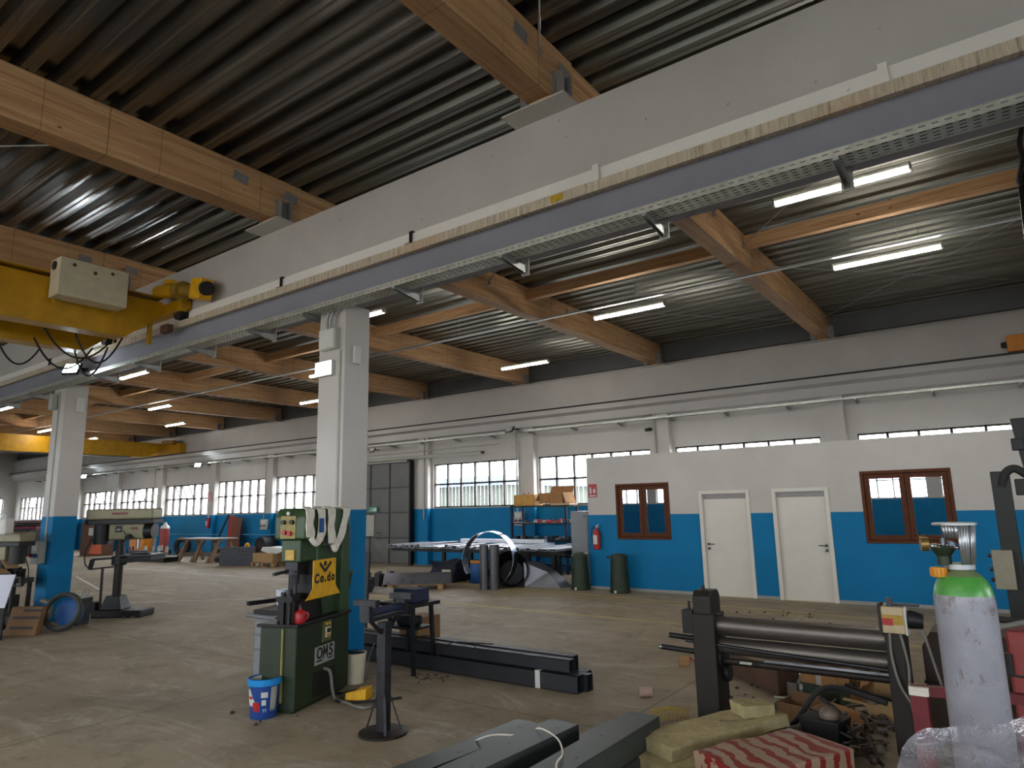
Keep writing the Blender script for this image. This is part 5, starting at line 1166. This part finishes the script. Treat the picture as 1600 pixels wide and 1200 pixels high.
clutter('small shiny and red parts on the middle shelf of the rack', -.85,.85,-.28,.2,1.4,26,.1,[STEEL_DARK,GALV,RED],(-11.0,16.6,0),22)
clutter('dark parts under the profiles at the foot of the rack', -.9,.9,-.3,.25,.5,20,.2,[BLACK,STEEL_DARK],(-11.0,16.6,0),23)
carton('wooden_box', 'orange wooden box heaped with red parts, on top of the rack', (-11.52,16.55,1.88), 0, .72,.45,.32, paint((196,146,72),.7,0,.2,7), (), MAROON)
carton('carton', 'big open carton lying tilted on top of the rack', (-10.55,16.55,1.93), R(-6), .85,.5,.3, CARD, [('x',-60,.25),('X',-70,.3),('Y',70,.2)], CARD_DK)
carton('carton', 'flat pinkish carton under the tilted carton on top of the rack', (-10.25,16.5,1.88), R(2), .6,.5,.05, paint((206,168,140),.8,0,.1,6))

# ---------------------------------------------------------------- rolled sheet steel on the floor
SHEET = paint((170,176,188), .26, .95, .1, 3); SHEET_DK = paint((96,96,98), .4, .8, .15, 4)
rg2 = thing('steel_ring', 'large open ring of bent sheet steel standing on the floor', 'ring', (-10.2,13.0,0), R(17))
m = MB(); R0 = .635; A0, A1 = R(-110), R(212)
L = [(R0*math.cos(A0+(A1-A0)*i/60), R0*math.sin(A0+(A1-A0)*i/60)) for i in range(61)]
zc = R0+.02; m.rings([[V((a,-.17,zc+b)), V((a,.17,zc+b)), V((a*1.008,.17,zc+b*1.008)), V((a*1.008,-.17,zc+b*1.008))] for a, b in L]); m.build('ring', SHEET, rg2, ang=30)
for i, (px_, r, lb) in enumerate(((757,.105,'left of two dark upright steel cylinders in front of the ring'),(773,.115,'right of two dark upright steel cylinders in front of the ring'))):
    p = fz(px_, 921); o = thing('steel_cylinder', lb, 'cylinder', (p.x, p.y, 0), R(40*i), 'upright steel cylinders')
    m = MB(); h = 1.0; n_ = 40
    m.rings([[V((rr_*math.cos(2*PI*k/n_), rr_*math.sin(2*PI*k/n_), z)) for k in range(n_)] for rr_, z in ((r,0),(r,h),(r-.006,h),(r-.006,.05))], cap=False); m.build('tube', SHEET_DK, o)
    MB().bar((0,-r,.02),(0,-r,h-.01),.012,.006).build('weld_seam', STEEL_BLACK, o, smooth=False)
cn = thing('sheet_cone', 'dark opening of a rolled steel cone lying on the floor right of the upright cylinders', 'cone', (-9.72,13.15,.0), R(32))
m = MB(); n_ = 40; m.rings([[V((r*math.cos(2*PI*k/n_), y, r+r*math.sin(2*PI*k/n_)*1.0+.0)) for k in range(n_)] for r, y in ((.42,0),(.14,1.2),(.135,1.2),(.412,.0))], cap=False); m.build('cone', BLACK, cn)
MB().lathe([(.0,.5),(.28,.5)], n=24, axis=(0,1,0), cap=False).build('inner_disc', BLACK, cn).location = (0,0,.3)
cn2 = thing('sheet_cone', 'grey folded steel hopper lying on the floor at the right of the ring', 'cone', (-9.35,13.6,0), R(-10))
MB().hexa([(-.12,-.2,0),(.75,.1,0),(.75,.5,0),(-.12,.3,0),(-.14,-.2,.56),(.35,.1,.34),(.35,.4,.34),(-.14,.3,.56)]).build('hopper', paint((132,134,140),.38,.8,.15,4), cn2, smooth=False)
# blue drum, navy sacks, pallets with channels
dr = thing('drum', 'blue plastic drum behind the bent steel ring', 'drum', (-11.15,13.75,0)); MB().lathe([(.2,0),(.22,.03),(.22,.5),(.2,.55),(.0,.55)], n=28).build('drum', BLUE_P, dr); MB().lathe([(.222,.48),(.228,.49),(.228,.53),(.21,.55)], n=28, cap=False).build('rim', ORANGE, dr)
sk = MB(); sk.rbox((0,0,.25),(.8,.55,.5)).subdiv(7).jitter(.13,3,4); o = sk.build('dust_sack', paint((22,26,44),.75,0,.4,5)); o.location = (-12.05,13.65,0); tag(o, 'dark navy sack slumped beside the blue drum', 'sack')
tag(MB().box(-12.0,-11.72,13.3,13.33,.12,.32).build('label_card', paint((210,206,180),.7)), 'cream card stuck on the front of the navy sack', 'label')
def pallet(label, p, rz, L=1.2, W=.8, group=None):
    o = thing('pallet', label, 'pallet', p, rz)
    for k in range(5): x = -L/2; y = -W/2+.05+(W-.1)*k/4; MB().box(-L/2,L/2,y-.05,y+.05,.1,.122).build('board', WOOD_OLD, o, smooth=False)
    for x in (-L/2+.06,0,L/2-.06):
        for y in (-W/2+.05,0,W/2-.05): MB().box(x-.06,x+.06,y-.05,y+.05,.0,.1).build('block', WOOD, o, smooth=False)
    return o
P1 = fz(672,920); pallet('wooden pallet carrying a grey folded channel, left of the ring', (-11.75,12.15,0), R(36), 1.3,.8)
o = thing('folded_channel', 'long grey folded steel channel lying on the nearer pallet', 'channel', (-11.75,12.15,.123), R(36)); MB().prism([(-.78,-.3,0),(-.78,.22,0),(-.78,.12,.2),(-.78,-.05,.24)],(1.6,0,0)).build('channel', paint((128,130,142),.3,.8,.15,4), o, smooth=False)
pallet('wooden pallet further back by the workbench legs', (-13.5,13.75,0), R(14), 1.2,.7)
o = thing('folded_channel', 'brown grey steel channel lying on the pallet further back', 'channel', (-13.5,13.75,.123), R(14)); MB().box(-.7,.72,-.18,.18,0,.2).build('channel', paint((136,124,108),.5,.4,.2,4), o, bev=.02, smooth=False)
tag(MB().box(-12.6,-12.1,10.9,11.1,.0,.3).build('steel_beam', STEEL_DARK, smooth=False), 'dark steel beam end on the floor in front of the nearer pallet', 'beam')
tag(MB().box(-13.0,-11.3,11.05,11.5,0,.07).build('film_strip', paint((150,146,138),.4,0,.2,9), smooth=False), 'greyish sheet lying on the floor before the nearer pallet', 'sheet')
clutter('dark offcuts heaped on the left end of the nearer pallet', -1.3,-.6,-.4,.5,0.0,24,.34,[BLACK,NAVY,STEEL_DARK],(-12.0,12.0,0),31,'offcuts')
clutter('dark sheet offcuts heaped under the workbench', -2.2,1.9,.3,1.1,0.0,40,.32,[BLACK,STEEL_DARK],(-11.6,14.3,0),32,'offcuts')

# ---------------------------------------------------------------- floor markings
LN_Y = paint((196,172,92),.7,0,.3,3); LN_W = paint((206,202,192),.7,0,.3,3)
for k, (a, b, w, mt) in enumerate((((-12.2,10.62),(.5,10.3),.07,LN_Y),((-12.0,13.35),(1.0,12.0),.07,LN_Y),((-10.6,12.85),(-3.0,12.1),.05,LN_Y),((-19.2,8.23),(-24.07,9.6),.07,LN_W),((-18.6,7.42),(-17.2,9.2),.06,LN_W),((-17.2,6.3),(-12.5,9.8),.06,LN_W),((-26,11.9),(-15,11.9),.06,LN_W))):
    o = MB(); a = V((*a,.0)); b = V((*b,.0)); n_ = (b-a).cross(V((0,0,1))).normalized()*w/2
    o.face([a-n_+V((0,0,.002)), b-n_+V((0,0,.002)), b+n_+V((0,0,.002)), a+n_+V((0,0,.002))]); struct('floor_marking', o, mt, smooth=False)

# ---------------------------------------------------------------- drill presses at the left pillar
DRM = paint((134,128,98),.5,.1,.2,5,wear=(96,88,68),wamt=.25)
def drill(label, p, rz, sc=1.0):
    o = thing('drill_press', label, 'drill press', p, rz); o.scale = (sc, sc, sc)
    MB().box(-.32,.62,-.24,.24,.0,.13).build('base', STEEL_BLACK, o, bev=.02, smooth=False); MB().hexa([(-.22,-.16,.13),(.2,-.16,.13),(.2,.16,.13),(-.22,.16,.13),(-.13,-.12,.38),(.12,-.12,.38),(.12,.12,.38),(-.13,.12,.38)]).build('foot', STEEL_BLACK, o, bev=.01)
    MB().cyl((0,0,.38),(0,0,1.45),.075,n=24).build('column', IRON_BROWN, o)
    m = MB().cyl((0,0,.93),(0,0,1.1),.13,n=24); m.hexa([(.08,-.12,.96),(.75,-.26,1.02),(.75,.26,1.02),(.08,.12,.96),(.08,-.12,1.06),(.75,-.26,1.1),(.75,.26,1.1),(.08,.12,1.06)]); m.build('table_arm', STEEL_BLACK, o, bev=.01)
    MB().box(.14,.8,-.28,.28,1.1,1.13).build('work_table', STEEL_DARK, o, bev=.006, smooth=False); MB().rbox((.4,.0,1.16),(.3,.16,.06)).build('vise', STEEL_DARK, o, bev=.01)
    m = MB(); m.bar((-.12,0,1.06),(-.5,-.03,1.04),.04); m.bar((-.5,-.03,1.04),(-.54,-.03,.86),.06); m.bar((-.54,-.03,.86),(-.1,0,.9),.03); m.build('crank_arm', STEEL_BLACK, o)
    MB().bar((-.3,-.02,.9),(-.3,0,.13),.035).build('pipe_post', IRON_BROWN, o); MB().rbox((-.42,0,.17),(.18,.2,.2)).build('pump_box', STEEL_BLACK, o, bev=.02)
    MB().box(-.18,.5,-.13,.13,1.4,1.7).build('head', DRM, o, bev=.03, smooth=False)
    MB().box(-.62,.68,-.18,.18,1.78,1.98).build('belt_cover', DRM, o, bev=.03, smooth=False); MB().box(-.62,.7,-.185,.185,1.69,1.78).build('cover_rim', STEEL_BLACK, o, bev=.01, smooth=False)
    MB().cyl((-.38,0,1.32),(-.38,0,1.7),.15,n=24).build('motor', STEEL_BLACK, o); m = MB().cyl((.5,-.02,1.55),(.66,-.02,1.55),.14,n=24); m.build('feed_wheel', STEEL_BLACK, o)
    MB().rbox((.02,-.135,1.6),(.12,.012,.12)).build('switch_plate', STEEL_BLACK, o); MB().rbox((.03,-.145,1.59),(.07,.012,.02)).build('switch', WHITE_P, o)
    MB().rbox((.32,-.135,1.61),(.12,.01,.04)).build('badge', MAROON, o); MB().rbox((.05,-.185,1.89),(.3,.008,.04)).build('badge', MAROON, o)
    MB().cyl((.34,0,1.4),(.34,0,1.22),.03,n=14).build('spindle', CHROME, o); m = MB().cyl((.25,-.13,1.46),(.25,-.22,1.44),.05,n=14)
    for a in (0,120,240): m.cyl((.25,-.2,1.44),(.25+.16*math.cos(R(a)),-.24,1.44+.16*math.sin(R(a))),.009,n=8)
    m.build('feed_handle', STEEL_DARK, o)
    MB().tube(smooth_path([(-.5,-.05,1.5),(-.62,-.08,1.2),(-.6,-.08,.95),(-.5,-.05,.88)]),.012,8).build('cable', CABLE, o)
    return o
drill('drill press standing alone right of the left pillar', (-13.85,6.25,0), R(34))
drill('drill press cut off by the left picture edge, beside the left pillar', tuple(fz(-6,982)), R(200), .81)
# bench with clutter between the left drill press and the pillar
sb2 = thing('parts_bench', 'low dark steel bench heaped with parts, between the left drill press and the left pillar', 'table', (-14.6,4.72,0))
MB().box(-.5,.32,-.3,.3,.72,.8).build('top', paint((40,50,42),.5,.2,.3,6), sb2, bev=.005, smooth=False)
for x in (-.45,.27):
    for y in (-.25,.25): MB().box(x-.03,x+.03,y-.03,y+.03,0,.72).build('leg', STEEL_BLACK, sb2, smooth=False)
MB().box(-.46,.3,-.27,.27,.18,.22).build('shelf', STEEL_BLACK, sb2, smooth=False)
clutter('jumble of dark metal parts on the low bench at the left pillar', -.42,.25,-.25,.2,.8,30,.28,[BLACK,IRON_BROWN,STEEL_DARK],(-14.6,4.72,0),41)
clutter('black lumps on the lower shelf of the bench at the left pillar', -.42,.25,-.2,.2,.22,18,.3,[BLACK,RUBBER],(-14.6,4.72,0),42)
hg = MB().ball((0,0,0),.1,14,(1.5,.8,.8)).build('white_bag', WHITE_P); hg.location = (-14.28,4.42,.9); tag(hg, 'small white bag lying on the parts bench at the left pillar', 'bag')
yb = tag(MB().cyl((-14.42,4.42,.82),(-14.42,4.42,1.0),.03,n=12).build('spray_can', YELLOW_TOOL), 'small yellow can behind the white bag on the parts bench', 'can')
for i, (p, q, lb) in enumerate((((-14.25,4.55,1.2),(-14.05,4.6,1.0),'piece of pale cardboard propped on the parts bench, upper'),((-14.3,4.4,1.05),(-14.05,4.5,.9),'piece of pale cardboard propped on the parts bench, lower'))):
    tag(MB().bar(p,q,.22,.012).build('cardboard_piece', CARD_LT), lb, 'cardboard')
wbx = thing('white_machine_case', 'white plastic case with a carrying handle at the left picture edge', 'case', tuple(fy(4,836,4.25)), R(34))
MB().box(-.35,.12,-.1,.1,0,.28).build('case', WHITE_P, wbx, bev=.04, smooth=False); m = MB(); m.tube(smooth_path([(-.2,0,.27),(-.18,0,.33),(.0,0,.33),(.02,0,.27)]),.02,8); m.build('handle', WHITE_P, wbx)

pw = thing('white_sheet', 'white sheet hanging at the left picture edge', 'sheet', (fz(0,948,.5).x, fz(0,948,.5).y, 0), R(36)); MB().hexa([(-.3,-.02,.5),(.08,-.02,.48),(.08,.0,.48),(-.3,0,.5),(-.3,-.02,.98),(.2,-.02,.98),(.2,0,.98),(-.3,0,.98)]).build('sheet', paint((206,208,222),.6,0,.04,5), pw, smooth=False); MB().box(-.32,.06,.0,.03,0,1.0).build('panel', STEEL_BLACK, pw, smooth=False)
# coil, disc, cardboard pack and rod bin at the foot of the left pillar
wp_ = fz(93,986)
cw = thing('blue_disc', 'dull blue dished disc leaning on the left pillar behind a wire coil', 'disc', (wp_.x-.05,wp_.y+.16,0), R(40))
d = MB().lathe([(.0,0),(.15,.0),(.18,.03),(.22,.035),(.235,.05),(.22,.06),(.0,.05)], n=40).build('disc', BLUE_P, cw); d.rotation_euler = (R(80),0,0); d.location = (0,.02,.27)
co = thing('wire_coil', 'dark coil of wire leaning on the left pillar in front of the blue disc', 'coil', (wp_.x,wp_.y+.02,0), R(40))
m = MB()
for k in range(7): m.torus((0,0,-.035+.012*k), .275+.022*math.sin(k*2.1), .02, n=44, m=6)
c = m.build('coil', paint((66,66,62),.55,.4,.3,8), co); c.rotation_euler = (R(76),0,0); c.location = (0,.0,.305)
co2 = thing('wire_coil', 'pale bent hose loop lying against the striped cardboard pack', 'coil', tuple(fz(52,982)), R(20))
m = MB(); m.tube([(.32*math.cos(a),.0+.1*math.sin(a),.22+.22*math.sin(a)) for a in [R(-100+i*7) for i in range(28)]],.035,10); m.build('loop', paint((112,106,94),.6,0,.2,7), co2)
cp_ = thing('cardboard_pack', 'flat pack of striped brown cardboard standing at the foot of the left drill press', 'pack', tuple(fz(34,992)), R(30))
m = MB(); m.hexa([(-.27,-.06,0),(.27,-.06,0),(.27,.06,0),(-.27,.06,0),(-.27,.06,.42),(.27,.06,.42),(.27,.16,.42),(-.27,.16,.42)]); m.build('pack', CARD_DK, cp_, bev=.005, smooth=False)
m = MB()
for z, x0_, x1_ in ((.09,-.2,.2),(.24,-.2,.26),(.35,-.05,.27)): m.hexa([(x0_,-.061+z*.285-.004,z),(x1_,-.061+z*.285-.004,z),(x1_,-.055+z*.285,z),(x0_,-.055+z*.285,z)]+[(x0_,-.061+(z+.04)*.285-.004,z+.04),(x1_,-.061+(z+.04)*.285-.004,z+.04),(x1_,-.055+(z+.04)*.285,z+.04),(x0_,-.055+(z+.04)*.285,z+.04)])
m.build('print_stripe', paint((70,66,64),.8), cp_, smooth=False)
rb = thing('rod_bin', 'dark grey square bin holding welding rods beside the wire coil', 'bin', tuple(fz(120,976)), R(25))
MB().hexa([(-.12,-.12,0),(.12,-.12,0),(.12,.12,0),(-.12,.12,0),(-.15,-.15,.45),(.15,-.15,.45),(.15,.15,.45),(-.15,.15,.45)]).build('bin', STEEL_DARK, rb, smooth=False)
for a, b in ((-.05,.1),(.03,.14),(.08,.2)): MB().cyl((a,0,.3),(b,.02,.62),.008,n=6).build('rod', GALV, rb)

# ---------------------------------------------------------------- along the far left wall
tt = thing('trestle_table', 'long wooden table on crossed trestle legs by the far blue wall', 'table', (-25.4,15.0,0), R(0))
MB().box(-1.9,.75,-.5,.5,.86,.9).build('top', WOOD_OLD, tt, smooth=False); MB().box(-1.9,.75,-.5,.5,.9,.905).build('sheet_cover', paint((104,98,92),.6,.2,.25,4), tt, smooth=False)
for x in (-1.7,-.55,.6):
    for s in (-1,1): MB().bar((x-.25*0+s*.0,s*.5,0),(x,s*.2,.86),.09,.09,(1,0,0)).build('leg', WOOD_OLD, tt, smooth=False)
    MB().bar((x-.35,-.45,0),(x+.1,-.2,.86),.09,.09).build('leg', WOOD_OLD, tt, smooth=False)
    MB().bar((x,-.35,.3),(x,.35,.3),.06,.08).build('rung', WOOD_OLD, tt, smooth=False)
rs = thing('leaning_sheets', 'tall rust red steel sheets leaning against the far blue wall', 'sheet', (-27.4,16.95,0))
for k in range(3): MB().hexa([(-.55+.36*k,.04-.04*k,0),(-.2+.36*k,.04-.04*k,0),(-.2+.36*k,.07-.04*k,0),(-.55+.36*k,.07-.04*k,0)]+[(-.55+.36*k,.12-.03*k,1.74-.04*k),(-.2+.36*k,.12-.03*k,1.74-.04*k),(-.2+.36*k,.15-.03*k,1.74-.04*k),(-.55+.36*k,.15-.03*k,1.74-.04*k)]).build('sheet', paint(((150,52,34),(122,58,40),(104,60,46))[k],.6,.1,.3,2), rs, smooth=False)
tag(MB().cyl((-28.2,16.4,0),(-28.0,17.1,1.8),.04,n=10).build('leaning_pole', STEEL_BLACK), 'dark pole leaning on the far wall left of the rusty sheets', 'pole')
for i, (px_, y_, r, h, c, lb) in enumerate(((237,888,.13,1.45,'g','small grey gas cylinder with a green top by the far wall'),(255,880,.2,1.5,'r','dusty red gas cylinder with a white cap by the far wall'))):
    p = fz(px_, 868 if i == 0 else 869, 0); p = V((p.x, 15.6, 0)) if False else p
    o = thing('gas_cylinder', lb, 'gas cylinder', (p.x, p.y, 0))
    MB().lathe([(r,0),(r,h*.82),(r*.85,h*.88),(r*.4,h*.93)], n=24).build('body', GREY_LOCK if c == 'g' else RED_DUST, o)
    MB().lathe([(r*1.0,h*.82),(r*.87,h*.885),(r*.42,h*.935),(r*.3,h)], n=24).build('shoulder', paint((70,150,60),.4) if c == 'g' else WHITE_P, o)
fk = thing('pallet_truck', 'orange stepped machine cabinet right of the standalone drill press', 'cabinet', tuple(fz(221,870)), R(20))
m = MB(); m.prism([(-.5,-.25,.08),(-.5,-.25,.95),(-.1,-.25,.95),(0,-.25,1.2),(.3,-.25,1.2),(.3,-.25,.08)],(0,.5,0)); m.build('body', ORANGE, fk, bev=.03); MB().box(-.05,.25,-.2,.2,1.27,1.65).build('control_head', ORANGE, fk, bev=.03); MB().box(-.5,.6,-.3,.3,0,.08).build('chassis', BLACK, fk); MB().box(.0,.25,-.18,.18,1.2,1.27).build('neck', BLACK, fk)
for px_, py_, w, h, mt, lb, nm, ct in ((150,868,1.6,1.55,RUST,'rust red steel cabinet behind the standalone drill press','steel_cabinet','cabinet'),(28,868,2.6,1.3,IRON_BROWN,'dark rack stacked with brown bars beyond the left pillar','bar_rack','rack')):
    p = fz(px_, py_); o = thing(nm, lb, ct, (p.x, p.y, 0), R(10)); MB().box(-w/2,w/2,-.3,.3,0,h).build('body', mt if nm != 'bar_rack' else STEEL_BLACK, o, smooth=False)
    if nm == 'bar_rack':
        for k, (z, mt2) in enumerate(((1.35,MAROON),(1.5,IRON_BROWN),(1.62,paint((120,88,84),.6)))):
            MB().cyl((-w/2-.4,-.2+.15*k,z),(w/2+.5,-.2+.15*k,z),.09,n=12).build('bar', mt2, o)
        MB().box(-.5,.7,-.31,-.3,.95,1.15).build('blue_sheet', paint((70,140,210),.5), o); MB().box(-.5,.8,-.31,-.3,.55,.7).build('blue_sheet', paint((70,140,210),.5), o)
    else:
        m = MB().prism([(-.1,-.32,.1),(.8,-.32,.1),(.8,-.32,.7),(.35,-.32,1.0)],(0,.02,0)); m.build('orange_panel', paint((196,90,50),.5,0,.2,3), o, smooth=False)
        MB().box(-.2,.35,-.33,-.3,.95,1.3).build('white_panel', GREY_BOX, o, smooth=False)
bt = thing('low_platform', 'long low dark platform with parts on it at the foot of the far wall', 'platform', tuple(fz(232,876)), R(0)); MB().box(-1.6,1.9,-.35,.4,.08,.2).build('deck', STEEL_BLACK, bt, smooth=False); MB().box(-1.5,1.8,-.3,.35,0,.08).build('foot', BLACK, bt, smooth=False)
clutter('pale bags and boxes on the low platform', -.9,.9,-.25,.3,.2,14,.4,[GREY_BOX,STEEL_DARK],tuple(fz(246,874)),51)
p = fz(284,868); o = thing('tyre', 'black tyre shape leaning by the red gas cylinder', 'tyre', (p.x,p.y,0), R(15)); t_ = MB().torus((0,0,.42),.3,.12,(.25,-1,0),36,10).build('tyre', RUBBER, o)
p = fz(370,884); o = thing('steel_plates', 'two dark grey steel plates standing on edge in front of the trestle table', 'plate', (p.x,p.y,0), R(25)); MB().hexa([(-.65,0,0),(.7,0,0),(.7,.03,0),(-.65,.03,0),(-.65,0,.66),(.7,0,.66),(.7,.03,.66),(-.65,.03,.66)]).build('plate', STEEL_DARK, o, smooth=False); MB().box(-.78,.5,.1,.13,0,.62).build('plate', STEEL_DARK, o, smooth=False)
p = fz(345,879); o = thing('steel_pipe', 'short bright steel pipe lying left of the standing plates', 'pipe', (p.x-.3,p.y+.3,0), R(15)); MB().rings([[V((x,r*math.cos(2*PI*k/24),.26+r*math.sin(2*PI*k/24))) for k in range(24)] for x, r in ((-.35,.26),(.5,.26),(.5,.25),(-.35,.25))],cap=False).build('pipe', SHEET, o)
p = fz(416,884); pallet('wooden pallet with a carton at the far wall', (p.x,p.y+.2,0), R(4), 1.2,.8); carton('carton', 'flat wide carton on the far pallet', (p.x-.05,p.y+.2,.123), R(4), 1.1,.7,.32, CARD_LT)
o = thing('white_sheets', 'white plastic sheets heaped on the carton of the far pallet', 'sheet', (p.x+.3,p.y+.3,.45)); MB().rbox((0,0,.1),(1.2,.6,.16)).subdiv(5).jitter(.09,2.5,8).build('sheet', WHITE_P, o)
p = fz(440,884); o = thing('scrap_box', 'grey box of scrap right of the far pallet', 'box', (p.x+.2,p.y+.4,0)); MB().box(-.5,.6,-.3,.3,0,.42).build('box', GREY_STEEL, o, smooth=False); MB().box(-.45,.55,-.25,.25,.42,.46).build('scrap', BLACK, o, smooth=False)
p = fz(388,874); o = thing('hydraulic_jack', 'yellow jack with a round head standing by the far wall', 'jack', (p.x,p.y,0)); MB().hexa([(-.25,-.15,0),(.35,-.15,0),(.35,.15,0),(-.25,.15,0),(-.1,-.1,.4),(.25,-.1,.3),(.25,.1,.3),(-.1,.1,.4)]).build('body', YELLOW_TOOL, o); MB().torus((-.12,0,.5),.11,.05,(0,1,0),20,8).build('ring', YELLOW_TOOL, o)
p = fz(412,873); o = thing('black_dome', 'black rounded hood shape at the foot of the far wall', 'hood', (p.x,p.y,0)); MB().rings([[V((.5*math.cos(a),y,max(0,.9*math.sin(a)))) for a in [PI*i/20 for i in range(21)]] for y in (-.2,.4)]).build('hood', BLACK, o)
clutter('dark scrap pieces between the standing plates and the far pallet', -.6,.5,-.3,.3,0,18,.35,[BLACK,STEEL_DARK,GREY_BOX],tuple(fz(394,880)),61,'scrap')
p = fz(205,872); clutter('blue and grey cans behind the drill press', -.7,.5,-.2,.3,.0,14,.5,[BLUE_P,GREY_BOX,BLACK],(p.x,p.y,0),62,'cans')
cr_ = tag(MB().tube(smooth_path([tuple(fz(190,968)+V((0,0,.01))),tuple(fz(200,964)+V((0,0,.02))),tuple(fz(208,966)+V((0,0,.012))),tuple(fz(214,962)+V((0,0,.01)))]),.012,6).build('scrap_curl', GALV), 'few pale metal shavings on the floor right of the drill press base', 'shaving')

rr = random.Random(77); m = MB()
for (x0_,x1_,y0_,y1_,n_) in ((1150,1300,955,982,34),(1120,1190,1045,1095,16),(640,700,1052,1068,14),(360,480,1085,1135,8)):
    for i in range(n_):
        p = fz(rr.uniform(x0_,x1_), rr.uniform(y0_,y1_)); s_ = rr.uniform(.012,.035); m.rbox(p+V((0,0,s_*.3)), (s_,s_*.7,s_*.6), Matrix.Rotation(rr.uniform(0,3),3,'Z'))
tag(m.build('floor_debris', paint((70,60,50),.8,.1,.4,9), smooth=False), 'small dark chips and crumbs scattered over the concrete floor', 'debris', None, 'stuff')
tag(MB().tube(smooth_path([tuple(fz(585,1005,.3)),tuple(fz(576,1030,.12)),tuple(fz(572,1058,.02)),tuple(fz(558,1066,.012)),tuple(fz(548,1066,.012))]),.01,6).build('cable', CABLE_GR), 'thin grey cable running down to the floor at the foot of the middle pillar', 'cable')
# ---------------------------------------------------------------- view
vs = SC.view_settings; vs.view_transform = 'Standard'; vs.look = 'None'; vs.gamma = 1.0; vs.use_curve_mapping = False; vs.exposure = 1.35
cy = SC.cycles; cy.use_denoising = True; cy.max_bounces = 8; cy.diffuse_bounces = 4; cy.glossy_bounces = 4; cy.transparent_max_bounces = 12; cy.transmission_bounces = 4
cy.sample_clamp_indirect = 6; cy.caustics_reflective = False; cy.caustics_refractive = False
